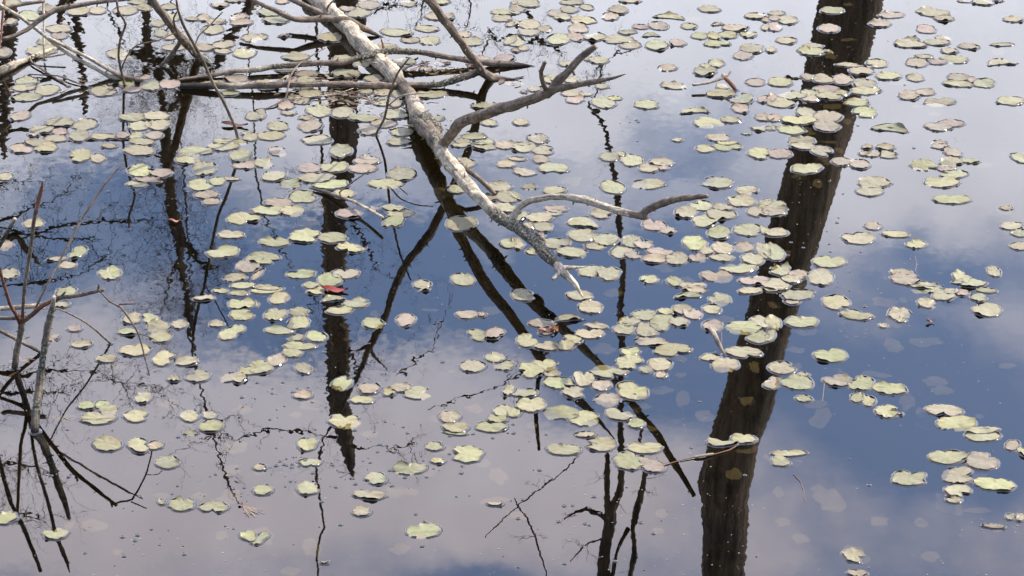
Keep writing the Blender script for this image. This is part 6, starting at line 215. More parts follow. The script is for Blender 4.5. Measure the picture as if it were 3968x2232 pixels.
# ------------------------------------------------------------------ lily pads
PC = {'g': (.318, .296, .175), 't': (.328, .282, .18), 'p': (.328, .258, .195), 'y': (.342, .325, .165), 'o': (.5, .2, .03)}
def pad_mesh(name, x, y, a, b, code, segs=44, rings=6, rnd=None, z0=None, rim=True, vs=None, fs=None, cols=None, mi=None, origin=None):
    a *= 1.05; b *= 1.07
    rnd = rnd or random.Random(int(x*9173+y*3391))
    own = vs is None
    if own: vs, fs, cols, mi = [], [], [], []
    k = code[0]; curl = 'c' in code
    hour = ''.join(ch for ch in code if ch.isdigit())
    th0 = None
    if hour: th0 = math.radians(90-30*int(hour))
    base = PC.get(k, PC['g'])
    tint = rnd.uniform(.74, 1.14); base = tuple(c*tint*rnd.uniform(.95, 1.05) for c in base)
    other = PC[rnd.choice('gtpy')]
    rot = rnd.uniform(-.22, .22) if a > b*1.15 else rnd.uniform(-.6, .6)
    if curl: rot = rnd.choice((-.2, .15))
    ox, oy = (x, y) if own else (0, 0)
    z0 = z0 if z0 is not None else rnd.uniform(.0008, .0032)
    ph = rnd.uniform(0, 100); rag = rnd.uniform(.035, .10)
    depth = rnd.uniform(.32, .62); sig = rnd.uniform(.2, .42)
    fold = rnd.uniform(0, math.pi); fa = rnd.uniform(.0008, .0032)
    nlift = rnd.choice((1, 2, 2, 3)); lifts = [(rnd.uniform(0, 6.28), rnd.uniform(.12, .4), rnd.uniform(.0015, .0055)*rnd.choice((1, 1, 1, -.8))) for _ in range(nlift)]
    r0 = (a+b)*.5
    start = len(vs)
    def rad(th):
        c, s = math.cos(th), math.sin(th)
        r = 1+rag*mn.noise((c*1.5+ph, s*1.5, 0))*2.2+rag*.75*mn.noise((c*5+ph, s*5, 3))+rag*.7*mn.noise((c*13+ph, s*13, 7))
        if th0 is not None:
            d = (th-th0+math.pi) % (2*math.pi)-math.pi
            r *= 1-depth*math.exp(-(d/sig)**2)
        return r
    def lift(th):
        z = 0
        for t, w, h in lifts:
            d = (th-t+math.pi) % (2*math.pi)-math.pi
            z += h*math.exp(-(d/w)**2)
        return z
    def pt(th, q):
        r = rad(th)*q; px, py = a*math.cos(th)*r, b*math.sin(th)*r
        if curl: py -= b*.9*((px/a)**2-.35)*1.0; py *= .8
        cr, sr = math.cos(rot), math.sin(rot)
        X, Y = px*cr-py*sr, px*sr+py*cr
        return X, Y
    ts = [2*math.pi*i/segs for i in range(segs)]
    tilt = rnd.uniform(.0025, .0065) if rnd.random() < .2 else 0; tdir = rnd.uniform(0, 6.28)
    def z_at(th, q):
        z = z0+.0006*mn.noise((math.cos(th)*q*3+ph, math.sin(th)*q*3, 9))*2
        z += fa*(abs(math.sin(th-fold))*1.2-.5)*q*(1 if q < .9 else 1)
        z += .0007*q*mn.noise((math.cos(th)*7+ph, math.sin(th)*7, 8))*2
        z -= tilt*q*max(-.2, math.cos(th-tdir))
        z += q**5*(lift(th)+.0016*mn.noise((math.cos(th)*3+ph, math.sin(th)*3, 5))*2)
        return z
    for i in range(rings+1):
        q = (i/rings)**.75
        if i == 0:
            vs.append((x-ox, y-oy, z0)); cols.append((*base, 1)); continue
        for t in ts:
            X, Y = pt(t, q)
            z = z_at(t, q)
            vs.append((x-ox+X, y-oy+Y, z))
            e = clamp((q-.86)/.14)
            vein = .94+.1*mn.noise((math.cos(t)*6+ph, math.sin(t)*6, 1))*1.5
            bl = clamp((mn.noise((X*45+ph, Y*45, 2))+.1)*1.3)
            c = mixc(base, other, bl*.6)
            c = tuple(v*vein for v in c)
            ew = e**1.3*clamp(.75+mn.noise((math.cos(t)*2.5+ph, math.sin(t)*2.5, 4))*1.6)
            c = mixc(c, (.15, .08, .05), ew*.9)
            cols.append((*c, 1))
    for i in range(rings):
        for j in range(segs):
            j2 = (j+1) % segs
            if i == 0: fs.append((start, start+1+j, start+1+j2)); mi.append(0)
            else:
                p = start+1+(i-1)*segs; r = p+segs
                fs.append((p+j, r+j, r+j2, p+j2)); mi.append(0)
    if rim:
        ws = len(vs); steps = [(-.0004, .0021), (.0009, .0012), (.0020, .0006), (.0034, .0002), (.0052, .00004)]
        for d, h in steps:
            for t in ts:
                X, Y = pt(t, 1.0); X2, Y2 = pt(t, 1.02)
                L = math.hypot(X, Y) or 1
                vs.append((x-ox+X*(1+d/L), y-oy+Y*(1+d/L), h+.0002)); cols.append((.1, .1, .1, 1))
        for i in range(len(steps)-1):
            for j in range(segs):
                j2 = (j+1) % segs; p = ws+i*segs; r = p+segs
                if tilt and z_at(ts[j], 1.0) < -.0004: continue
                fs.append((p+j, r+j, r+j2, p+j2)); mi.append(1)
    if own: return mesh(name, vs, fs, cols, None, mi)
G_PAD = 'lily pads floating on the pond'
for x, y, a, b, code, lab in PADS:
    me = pad_mesh('lily_pad', x, y, a, b, code)
    if me.materials: pass
    o = link('lily_pad', me, (M_PAD, M_RIM)); o.location = (x, y, 0)
    tag(o, lab, 'orange leaf' if False else 'lily pad', G_PAD)
vs, fs, cols, mi = [], [], [], []
for x, y, a, b, code in REST:
    pad_mesh('r', x, y, a, b, code, segs=28, rings=4, vs=vs, fs=fs, cols=cols, mi=mi)
o = link('small_lily_pads', mesh('small_lily_pads', vs, fs, cols, None, mi), (M_PAD, M_RIM))
tag(o, 'hundreds of smaller lily pads scattered thickly between the larger ones', 'lily pads', kind='stuff')
# leaves lying under the surface
for x, y, a, b, z, lab in SUNK:
    rnd = random.Random(int(x*7001+y*977)); v, f = [(0, 0, 0)], []
    ph = rnd.uniform(0, 50); rot = rnd.uniform(-.3, .3)
    for i in (1, 2, 3):
        for j in range(26):
            t = 2*math.pi*j/26; r = i/3*(1+.22*mn.noise((math.cos(t)*1.4+ph, math.sin(t)*1.4, 0))*2+.08*mn.noise((math.cos(t)*5+ph, math.sin(t)*5, 0)))
            X, Y = a*math.cos(t)*r, b*math.sin(t)*r
            v.append((X*math.cos(rot)-Y*math.sin(rot), X*math.sin(rot)+Y*math.cos(rot), .0015*mn.noise((X*40+ph, Y*40, 1))))
    for j in range(26):
        j2 = (j+1) % 26; f.append((0, 1+j, 1+j2))
        for i in (0, 1):
            p = 1+i*26; r = p+26; f.append((p+j, r+j, r+j2, p+j2))
    o = link('sunken_leaf', mesh('sunken_leaf', v, f), M_SUNK); o.location = (x, y, z)
    tag(o, lab, 'sunken leaf', 'dead lily leaves hanging under the surface')

# ------------------------------------------------------------------ water, mud and banks
def box_grid(name, x0, x1, y0, y1, nx, ny, zf, mat):
    vs = [(lerp(x0, x1, i/nx), lerp(y0, y1, j/ny), zf(lerp(x0, x1, i/nx), lerp(y0, y1, j/ny))) for j in range(ny+1) for i in range(nx+1)]
    fs = [(j*(nx+1)+i, j*(nx+1)+i+1, (j+1)*(nx+1)+i+1, (j+1)*(nx+1)+i) for j in range(ny) for i in range(nx)]
    return link(name, mesh(name, vs, fs), mat)
o = box_grid('water', -60, 60, -1.0, 30, 4, 4, lambda x, y: 0.0, M_WATER); tag(o, kind='structure', label='still dark pond water mirroring clouds and bare trees', cat='water')
def gz(x, y):
    d = min(y+2.0, 11.6-y+.6*math.sin(x*.7)+.3*math.sin(x*2.1+1), 26-abs(x))
    z = -.55+max(0, 1-d/1.6)*.75 if d < 1.6 else -.55
    if d < 0: z = .2+min(2.5, -d*.06)+.12*mn.noise((x*.5, y*.5, 0))
    return z
o = box_grid('ground', -150, 150, -60, 240, 150, 150, gz, M_BED); tag(o, kind='structure', label='dark mud of the pond bed rising to a wooded bank', cat='ground')
M_BANK = M_BED

# ------------------------------------------------------------------ sticks
KC = {'P': ((.57, .48, .36), 1.0), 'B': ((.25, .19, .14), .78), 'D': ((.045, .035, .026), 1.0), 'L': ((.24, .20, .15), .40), 'R': ((.30, .13, .08), 1.0)}
def smooth_path(pts, kinds, step=.012, jag=.0):
    P = [Vector(p[:3]) for p in pts]; R = [p[3] for p in pts]
    cc = [KC[k] for k in kinds]
    while len(cc) < len(P): cc.append(cc[-1])
    out = []
    for i in range(len(P)-1):
        p0 = P[i-1] if i > 0 else P[i]*2-P[i+1]; p3 = P[i+2] if i+2 < len(P) else P[i+1]*2-P[i]
        L = (P[i+1]-P[i]).length; n = max(2, min(40, int(L/step)))
        for k in range(n):
            t = k/n
            q = .5*((2*P[i])+(-p0+P[i+1])*t+(2*p0-5*P[i]+4*P[i+1]-p3)*t*t+(-p0+3*P[i]-3*P[i+1]+p3)*t**3)
            q = q.lerp(P[i].lerp(P[i+1], t), .35)
            r = lerp(R[i], R[i+1], t); c = mixc(cc[i][0], cc[i+1][0], t); al = lerp(cc[i][1], cc[i+1][1], t)
            out.append((q, r, c, al))
    out.append((P[-1], R[-1], cc[-1][0], cc[-1][1]))
    return out
def tube(name, pts, kinds, sides=10, step=.012, bump=.12, origin=(0, 0, 0), rnd=None, broken=False):
    pth = smooth_path(pts, kinds, step); vs, fs, cols, uvs = [], [], [], []
    O = Vector(origin); up = Vector((0, 0, 1)); prev = None; s = 0
    ph = pts[0][0]*31.7+pts[0][1]*17.3
    N = len(pth)
    for i, (q, r, c, al) in enumerate(pth):
        d = (pth[min(i+1, N-1)][0]-pth[max(i-1, 0)][0])
        d = d.normalized() if d.length > 1e-7 else Vector((0, 0, 1))
        if prev is None:
            s1 = d.cross(up)
            if s1.length < .05: s1 = d.cross(Vector((1, 0, 0)))
            s1.normalize()
        else:
            s1 = prev-d*prev.dot(d); s1.normalize()
        prev = s1; s2 = d.cross(s1)
        if i: s += (q-pth[i-1][0]).length
        # wander
        wob = Vector((mn.noise((s*14+ph, 1, 0)), mn.noise((s*14+ph, 5, 0)), mn.noise((s*14+ph, 9, 0))))*r*.22
        kn = 1+.07*mn.noise((s*40+ph, 0, 2))+.05*mn.noise((s*110+ph, 0, 4))
        for j in range(sides):
            t = 2*math.pi*j/sides
            dd = s1*math.cos(t)+s2*math.sin(t)
            rr = r*kn*(1+bump*2*mn.noise((math.cos(t)*1.6+ph, math.sin(t)*1.6, s*(28 if r < .01 else 22)))+bump*(1.8 if al < .6 else .6)*mn.noise((math.cos(t)*4+ph, math.sin(t)*4, s*160)))
            v = q+wob+dd*rr-O
            vs.append(tuple(v)); cols.append((*c, al)); uvs.append((s, j/sides*r*2*math.pi*.25 if False else (j if j <= sides/2 else sides-j)/sides*2*math.pi*r))
    for i in range(N-1):
        for j in range(sides):
            j2 = (j+1) % sides
            fs.append((i*sides+j, i*sides+j2, (i+1)*sides+j2, (i+1)*sides+j))
    nr = random.Random(int(abs(ph)*1000)); k = int(s/.05) if pts[0][3] > .004 else int(s/.09)
    for _ in range(k):
        i = nr.randrange(2, max(3, N-2)); q, r, c, al = pth[min(i, N-1)]; d = (pth[min(i+1, N-1)][0]-pth[max(i-1, 0)][0]).normalized()
        a_ = nr.uniform(0, 6.28); s1 = d.cross(Vector((.1, .2, 1))).normalized(); s2 = d.cross(s1)
        dd = (s1*math.cos(a_)+s2*math.sin(a_)); tipv = q+dd*(r*nr.uniform(1.15, 1.5)+nr.uniform(.0015, .006))+d*nr.uniform(-.003, .006); w_ = min(r*.55, .0035); st = len(vs)
        for j in range(5):
            t = j*1.2566; vs.append(tuple(q+dd*r*.7+(d*math.cos(t)+dd.cross(d)*math.sin(t))*w_-O)); cols.append((*c, al)); uvs.append((s, t))
        for j in range(5):
            t = j*1.2566; vs.append(tuple(tipv+(d*math.cos(t)+dd.cross(d)*math.sin(t))*w_*.35-O)); cols.append((*mixc(c, (.45, .38, .3), .4), 1)); uvs.append((s, t))
        for j in range(5): fs.append((st+j, st+(j+1) % 5, st+5+(j+1) % 5, st+5+j))
        fs.append(tuple(st+5+j for j in range(5)))
    for (i, rev) in ((0, True), (N-1, False)):
        q, r, c, al = pth[i]; ci = len(vs)
        d = (pth[1][0]-pth[0][0]).normalized()*-1 if rev else (pth[-1][0]-pth[-2][0]).normalized()
        vs.append(tuple(q-O+d*r*.35)); cols.append((*mixc(c, (.5, .42, .32), .4), 1)); uvs.append((s, 0))
        for j in range(sides):
            j2 = (j+1) % sides
            fs.append((ci, i*sides+j2, i*sides+j) if rev else (ci, i*sides+j, i*sides+j2))
    return mesh(name, vs, fs, cols, uvs)
def rimring(cx, cy, r, vs, fs):
    st = len(vs); seg = 20
    for d, h in ((-.001, .0022), (.0012, .0013), (.003, .0006), (.006, .00015)):
        for j in range(seg):
            t = 2*math.pi*j/seg; vs.append((cx+(r+d)*math.cos(t), cy+(r+d)*math.sin(t), h+.0003))
    for i in range(3):
        for j in range(seg):
            j2 = (j+1) % seg; p = st+i*seg; q = p+seg; fs.append((p+j, q+j, q+j2, p+j2))
INFO = {
 'log': ('fallen_log', 'long weathered grey log with lichen bark, forked limbs and a pointed bare tip', 'log'),
 'lean': ('leaning_branch', 'bare brown branch leaning down out of the air into the water beside the log', 'branch'),
 'hstick': ('floating_branch', 'straight horizontal branch with a black stripped end lying across the log', 'branch'),
 'arc': ('lichened_branch', 'gently arched lichened branch lying over the bare log, ending in a wet tip', 'branch'),
 'cross': ('crossing_branch', 'short grey branch with a tuft of lichen crossing the top of the log', 'branch'),
 'twigE': ('bent_twig', 'tall kinked brown twig standing in the water with a pale side sprig', 'twig'),
 'pale': ('pale_stick', 'long straight pale stick forking in two and dipping into the water', 'stick'),
 'arch': ('arched_branch', 'curving grey branch arching over the crossing of the pale sticks', 'branch'),
 'hang': ('hanging_twig', 'thin pale twig hanging straight down from a curved side twig', 'twig'),
 'vert': ('upright_twig', 'slim upright twig with a long curved pinkish side twig', 'twig'),
 'limbA': ('lichened_limb', 'stout limb spotted with lichen slanting into the pond with a short side branch', 'branch'),
 'red': ('reddish_twig', 'thin reddish upright twig before the dark trunk reflection', 'twig'),
 'drift': ('driftwood', 'grey splintered piece of driftwood tapering over the water', 'driftwood'),
 'twigF': ('dark_twig', 'dark straight twig slanting down into the water below the driftwood', 'twig'),
 'twigG': ('thin_twig', 'thin pale twig lying almost level under the long pale sticks', 'twig'),
 'twigH': ('sagging_twig', 'small sagging twig joining the driftwood to the pale sticks', 'twig'),
 'twigI': ('curled_twig', 'hair-thin curled twig with a fine side shoot over the horizontal branch', 'twig'),
 'twigJ': ('forked_twig', 'slender forked brown twig rising from the water in front of the log', 'twig'),
 'twigK': ('half_sunk_stick', 'half-sunk stick with a dark frayed end and a thin looping sprig', 'stick'),
 'twigL': ('driftwood_fork', 'small pale and reddish driftwood fork standing alone among the pads', 'driftwood'),
 'stickM': ('pale_stub', 'short pale stick poking up between pads beside the tall trunk reflection', 'stick'),
 'stemA': ('broken_stick', 'thick lichen-flecked stem broken off short, standing beside the shrub', 'stem'),
 'shrub': ('bare_shrub', 'leafless shrub with reddish upright twigs and a drooping side branch', 'shrub'),
 'lichA': ('lichened_stub', 'short white lichened stick with a cut end beside the shrub', 'stick'),
 'palB': ('bleached_stick', 'bleached straight stick lying level behind the shrub stems', 'stick'),
 'palC': ('grey_stick', 'grey level stick running into the fork of the shrub', 'stick'),
 'palD': ('wet_dark_stick', 'dark wet stick crossing low behind the shrub stem', 'stick'),
}
roots = {}; rvs, rfs = [], []
for th, part, kinds, pts in STICKS:
    nm, lab, cat = INFO[th]
    if th not in roots:
        lo = min((p for q in STICKS if q[0] == th for p in q[3]), key=lambda p: p[2])
        roots[th] = tag(empty(nm, (lo[0], lo[1], 0)), lab, cat)
        roots[th]['label'] = lab
    r = roots[th]; big = max(p[3] for p in pts)
    me = tube(part, pts, kinds, sides=22 if big > .01 else (12 if big > .004 else 7), step=.008 if big > .008 else .014, bump=.13 if big > .006 else .09, origin=r.location)
    o = link(part, me, M_WOOD, r)
    # small snapped side nubs on bark
    for p in (pts[0], pts[-1]):
        if p[2] < .012 and p[3] > .0012: rimring(p[0], p[1], p[3]*1.1, rvs, rfs)
me = mesh('water_meniscus', rvs, rfs); o = link('water_meniscus', me, M_RIM); tag(o, kind='structure', label='water climbing a little up the feet of the sticks', cat='water')

# ------------------------------------------------------------------ trees whose mirror images fill the pond
TI = {'big': ('tall_tree', 'tall thick-barked bare tree trunk on the bank, mirrored as the widest dark band', 'tree'),
 'mid': ('broken_tree', 'straight dead tree trunk with a ragged broken top across the pond', 'tree'),
 'slim': ('slim_tree', 'slim crooked tree with mossy trunk and small side branches', 'tree'),
 'edge': ('dead_tree', 'short dead tree with a splintered pointed top', 'tree'),
 'fork': ('leaning_tree', 'dark leaning tree stem slanting across its neighbours', 'tree'),
 'strand': ('drooping_tree', 'bare tree with long knotty drooping limbs hanging over the pond', 'tree'),
 'droop': ('hanging_branch', 'fine wishbone-shaped hanging branch above the pond', 'branch'),
 'droop2': ('overhead_branch', 'long fine branch reaching out overhead above the pond', 'branch'),
 'thinA': ('sapling', 'hair-thin crooked sapling standing beyond the pads', 'sapling'),
 'thinB': ('crooked_sapling', 'thin kinked sapling beside the broken tree', 'sapling'),
 'thinC': ('dead_sapling', 'thin dead sapling with a bent top beside the slim tree', 'sapling'),
 'bough': ('pine_bough', 'drooping pine bough with sparse needles, upper of the three boughs', 'bough'),
 'bough2': ('pine_bough', 'ragged pine bough with fine twigs, mirrored around the shrub', 'bough'),
 'bough4': ('twiggy_branch', 'twiggy branch tips hanging low over the upper pad raft', 'branch'),
 'crook': ('crooked_tree', 'crooked thin tree mirrored among the tangled pale sticks', 'tree'),
 'crookb': ('dark_tree', 'dark narrow tree at the top behind the arched branch', 'tree'),
 'wisp': ('wispy_sapling', 'wispy sapling with a kinked stem behind the upright twig', 'sapling'),
 'bough3': ('pine_bough', 'long level pine bough mirrored as a dark broken line in grey water', 'bough')}
troots = {}
def tree_tube(name, pts, origin, sides=14, jag=.16, step=.12):
    P = [(Vector(p[:3]), p[3]) for p in pts]; vs, fs = [], []; O = Vector(origin)
    path = []
    for i in range(len(P)-1):
        n = max(1, int((P[i+1][0]-P[i][0]).length/step))
        for k in range(n): path.append((P[i][0].lerp(P[i+1][0], k/n), lerp(P[i][1], P[i+1][1], k/n)))
    path.append(P[-1]); s = 0; prev = None; N = len(path); ph = pts[0][0]*13
    for i, (q, r) in enumerate(path):
        d = (path[min(i+1, N-1)][0]-path[max(i-1, 0)][0]).normalized()
        s1 = d.cross(Vector((0, 1, 0))) if prev is None else prev-d*prev.dot(d)
        if s1.length < .01: s1 = d.cross(Vector((1, 0, 0)))
        s1.normalize(); prev = s1; s2 = d.cross(s1)
        for j in range(sides):
            t = 2*math.pi*j/sides
            rr = r*(1+jag*1.3*mn.noise((math.cos(t)*1.5+ph, math.sin(t)*1.5, s*3))+jag*mn.noise((math.cos(t)*3+ph, math.sin(t)*3, s*14)))
            vs.append(tuple(q-O+(s1*math.cos(t)+s2*math.sin(t))*rr))
        if i < N-1: s += (path[i+1][0]-q).length
    for i in range(N-1):
        for j in range(sides):
            j2 = (j+1) % sides; fs.append((i*sides+j, i*sides+j2, (i+1)*sides+j2, (i+1)*sides+j))
    fs.append(tuple(range(sides-1, -1, -1))); fs.append(tuple((N-1)*sides+j for j in range(sides)))
    return mesh(name, vs, fs)
def twigs_along(pts, rnd, n, L, depth=1, needles=False):
    """fine side twigs (3-sided) along a branch: list of vertex/face data"""
    vs, fs = [], []
    def strip(a, b, r0, r1):
        d = (b-a)
        if d.length < 1e-5: return
        d.normalize(); s1 = d.cross(Vector((.3, 1, .2))).normalized(); s2 = d.cross(s1); st = len(vs)
        for q, r in ((a, r0), (b, r1)):
            for j in range(3): vs.append(tuple(q+(s1*math.cos(j*2.094)+s2*math.sin(j*2.094))*r))
        for j in range(3):
            j2 = (j+1) % 3; fs.append((st+j, st+j2, st+3+j2, st+3+j))
    def grow(p, d, l, r, dep):
        k = 4
        for i in range(k):
            d2 = (d+Vector((rnd.gauss(0, .28), rnd.gauss(0, .28), rnd.gauss(0, .25)))).normalized()
            q = p+d2*l/k; strip(p, q, r*(1-i/k*.6), r*(1-(i+1)/k*.6))
            if dep > 0 and rnd.random() < .75: grow(q, (d2+Vector((rnd.gauss(0, .8), rnd.gauss(0, .6), rnd.gauss(0, .6)))).normalized(), l*.5, r*.6, dep-1)
            p, d = q, d2
    P = [(Vector(p[:3]), p[3]) for p in pts]
    for _ in range(n):
        i = rnd.randrange(len(P)-1); t = rnd.random(); q = P[i][0].lerp(P[i+1][0], t)
        d = (P[i+1][0]-P[i][0]).normalized(); d = (d*.6+Vector((rnd.gauss(0, .6), rnd.gauss(0, .5), rnd.gauss(0, .6)))).normalized()
        grow(q, d, L*rnd.uniform(.4, 1.2), .0016, depth)
    return vs, fs
trnd = random.Random(5)
for th, part, pts in TREES:
    nm, lab, cat = TI[th]
    if th in ('bough', 'bough2', 'bough3', 'droop', 'droop2', 'strand'):
        # depth along the limb, so that it is not a flat tracing
        w = trnd.uniform(-.9, .9)
        pts = [[p[0]*(1+w*i/len(pts)*.0), p[1], p[2], p[3]] for i, p in enumerate(pts)]
    if th in ('big', 'mid', 'slim', 'edge', 'fork', 'crook', 'crookb') and part == 'trunk':
        a, b = pts[0], pts[1]; k = (a[2]-.1)/max(.3, (b[2]-a[2]))
        k = min(k, 6); gx = a[0]-(b[0]-a[0])*k*.5
        pts = [[gx, a[1], -.1, a[3]*1.25]]+pts
        if th == 'big': c = pts[-1]; pts.append([c[0]-.25, c[1], c[2]+6, c[3]*.3])
    if th in ('thinA', 'thinB', 'thinC'):
        pts = sorted(pts, key=lambda p: p[2]); a = pts[0]; pts = [[a[0]-.1, a[1], .0, a[3]*1.3]]+pts
    if th not in troots:
        a = pts[0]; troots[th] = tag(empty(nm, (a[0], a[1], 0 if part == 'trunk' else a[2])), lab, cat)
    r = troots[th]; O = r.location
    if th.startswith('bough'):
        me = tree_tube(part, pts, O, 6, .3, .05); link(part, me, M_TREE, r)
        v, f = twigs_along(pts, trnd, int(18 if th == 'bough2' else 13), .16 if th != 'bough2' else .22, 2)
        v = [tuple(Vector(q)-O) for q in v]
        link('foliage', mesh('foliage', v, f), M_NEEDLE, r)
    else:
        rr = max(p[3] for p in pts)
        me = tree_tube(part, pts, O, 20 if rr > .08 else 9, .05 if rr > .12 else (.14 if rr > .06 else .42), .07 if rr < .06 else .06); link(part, me, M_TREE, r)
        if th in ('slim', 'thinA', 'droop', 'droop2', 'mid', 'thinC', 'strand'):
            v, f = twigs_along(pts[2:] if len(pts) > 5 else pts, trnd, {'slim': 54, 'mid': 18, 'thinA': 4, 'droop': 3, 'droop2': 5, 'thinC': 6, 'strand': 3}[th], .3 if th in ('slim', 'mid') else .12, 2)
            v = [tuple(Vector(q)-O) for q in v]
            link('twig', mesh('twig', v, f), M_TREE, r)

# unseen distant wood, added to darken low reflections and block horizon light
rnd = random.Random(3); vs, fs = [], []
for k in range(2600):
    ang = rnd.uniform(-2.6, 2.6); rad = rnd.uniform(34, 48)
    cx, cy = math.sin(ang)*rad, math.cos(ang)*rad+2
    top = 6.5+2.2*mn.noise((ang*4, 0, 0))+1.5*mn.noise((ang*13, 1, 0))+(5 if abs(ang) > 1.5 else 0)
    cz = top*rnd.random()**.8
    for q in range(5):
        p = Vector((cx+rnd.gauss(0, .6), cy+rnd.gauss(0, .6), max(.2, cz+rnd.gauss(0, .5)))); s = rnd.uniform(.2, .55); st = len(vs)
        a = Vector((rnd.gauss(0, 1), rnd.gauss(0, 1), rnd.gauss(0, 1))).normalized(); b = a.cross(Vector((rnd.gauss(0, 1), rnd.gauss(0, 1), 1))).normalized()
        vs += [tuple(p+a*s), tuple(p+b*s*.6), tuple(p-a*s), tuple(p-b*s*.6)]; fs.append((st, st+1, st+2, st+3))
o = link('added_woods', mesh('added_woods', vs, fs, smooth=False), mat_simple('wood_leaves', (.05, .065, .025), .9, .5, .5)); tag(o, 'unseen far-off wood ringing the pond, added to darken its low reflections', 'added_woods', kind='stuff')

# ------------------------------------------------------------------ leaves, litter, specks
def leaf(name, x, y, L, W, ang, mat, lab, cat, z=.003, bend=.2, tip=.006):
    vs, fs = [], []; n1, n2 = 14, 6; ca, sa = math.cos(ang), math.sin(ang)
    for i in range(n1+1):
        t = i/n1; w = W*math.sin(math.pi*min(1, t*1.02+.01))**.7*(1-.25*t)*(1+.12*mn.noise((t*9, x*9, 0)))
        for j in range(n2+1):
            q = (j/n2-.5)*2
            lx = (t-.5)*L; ly = q*w+bend*(t-.5)**2*L
            zz = z+abs(q)**1.5*tip*.5*(1+math.sin(t*7))+(t-.5)**2*tip*2
            vs.append((lx*ca-ly*sa, lx*sa+ly*ca, zz))
    for i in range(n1):
        for j in range(n2):
            p = i*(n2+1)+j; fs.append((p, p+n2+1, p+n2+2, p+1))
    o = link(name, mesh(name, vs, fs), mat); o.location = (x, y, 0); return tag(o, lab, cat)
M_RED = mat_simple('red_leaf', (.28, .035, .025), .45, .5, 60); M_ORG = mat_simple('orange_leaf', (.50, .18, .02), .5, .5, 90)
M_PINK = mat_simple('pink_leaf', (.42, .2, .15), .6, .4, 90); M_BRN = mat_simple('brown_leaf', (.13, .06, .035), .6, .5, 90)
for (nm, x, y, L, W, an, m, lab) in LEAVES:
    leaf(nm, x, y, L, W, an, {'red': M_RED, 'orange': M_ORG, 'pink': M_PINK, 'brown': M_BRN}[m], lab, 'leaf', z=-.012 if 'slender' in lab else .003)
M_STALK = mat_simple('stalk', (.26, .12, .06), .5, .3, 60); M_STRAW = mat_simple('straw', (.34, .25, .19), .7, .3, 60)
def strand(name, pts, r, mat, lab, cat, parent=None):
    vs, fs = [], []
    P = [Vector(p) for p in pts]; path = []
    for i in range(len(P)-1):
        for k in range(4): path.append(P[i].lerp(P[i+1], k/4))
    path.append(P[-1])
    for i, q in enumerate(path):
        d = (path[min(i+1, len(path)-1)]-path[max(i-1, 0)]).normalized(); s1 = d.cross(Vector((0, 0, 1))).normalized(); s2 = d.cross(s1)
        rr = r*(1+.4*math.sin(i*1.3)*.3)
        for j in range(6): vs.append(tuple(q-P[0]+(s1*math.cos(j*1.047)+s2*math.sin(j*1.047))*rr))
    for i in range(len(path)-1):
        for j in range(6):
            j2 = (j+1) % 6; fs.append((i*6+j, i*6+j2, i*6+6+j2, i*6+6+j))
    o = link(name, mesh(name, vs, fs), mat); o.location = P[0]
    return tag(o, lab, cat)
for (nm, pts, r, m, lab) in STRANDS:
    strand(nm, pts, r, M_STALK if m == 's' else M_STRAW, lab, 'stalk')
# fan of pine needles
x0, y0 = FAN; e = tag(empty('pine_needle_fan', (x0, y0, 0)), 'small fan of straw-coloured pine needles floating in the grey water', 'needles')
rnd = random.Random(9); vs, fs = [], []
for k in range(13):
    an = -1.25+k*.08+rnd.uniform(-.05, .05); L = rnd.uniform(.03, .055); st = len(vs); c, s_ = math.cos(an), math.sin(an)
    for t in (0, .5, 1):
        for q in (-1, 1): vs.append((c*L*t-s_*q*.0006, s_*L*t+c*q*.0006, .0015+.001*rnd.random()))
    fs += [(st, st+1, st+3, st+2), (st+2, st+3, st+5, st+4)]
link('needles', mesh('needles', vs, fs), M_STRAW, e)
vs, fs = [], []
for i in range(7):
    t = math.pi*2*i/7; vs.append((.006*math.cos(t)-.004, .004*math.sin(t)+.004, .004+.002*math.sin(t*2)))
fs.append(tuple(range(7))); link('sheath', mesh('sheath', vs, fs), M_BRN, e)
# specks of pollen and dust on the surface
def scatter(name, pts, mat, lab, dome=False):
    vs, fs = [], []; rnd = random.Random(len(pts))
    for x, y, r in pts:
        st = len(vs)
        if dome:
            for h, k in ((0, 1.35), (.45, .98), (.8, .72), (1.0, .35)):
                for j in range(8): vs.append((x+r*k*math.cos(j*.785), y+r*k*math.sin(j*.785), .0002+h*r*.26))
            for i in range(3):
                for j in range(8): fs.append((st+i*8+j, st+i*8+(j+1) % 8, st+i*8+8+(j+1) % 8, st+i*8+8+j))
            fs.append(tuple(st+24+j for j in range(8)))
        else:
            an = rnd.random()*3
            for j in range(5):
                t = an+j*1.257; q = r*rnd.uniform(.5, 1.2); vs.append((x+q*math.cos(t), y+q*.8*math.sin(t), .0007+.0004*rnd.random()))
            fs.append(tuple(st+j for j in range(5)))
    o = link(name, mesh(name, vs, fs, smooth=dome), mat); return tag(o, lab, kind='stuff')
rnd = random.Random(21); sp_ = []
for _ in range(8000):
    y = rnd.uniform(4.9, 8.4); x = rnd.uniform(-1.45, 1.45)
    if mn.noise((x*2.2, y*2.2, 0)) < rnd.uniform(-.5, .35): continue
    sp_.append((x, y, rnd.choice((.0006, .0007, .0009, .0013, .0018))))
scatter('pollen_specks', sp_, mat_simple('pollen', (.5, .48, .4), .8, .3, 200), 'pale specks of dust and pollen on the water')
rnd = random.Random(22); bb = []
for (cx, cy, sx, sy, k) in BUBBLES:
    for _ in range(k): bb.append((rnd.gauss(cx, sx), rnd.gauss(cy, sy), rnd.choice((.0012, .0018, .0025, .0035, .0045))))
scatter('water_bubbles', bb, M_RIM, 'small round bubbles and dimples on the still water', True)
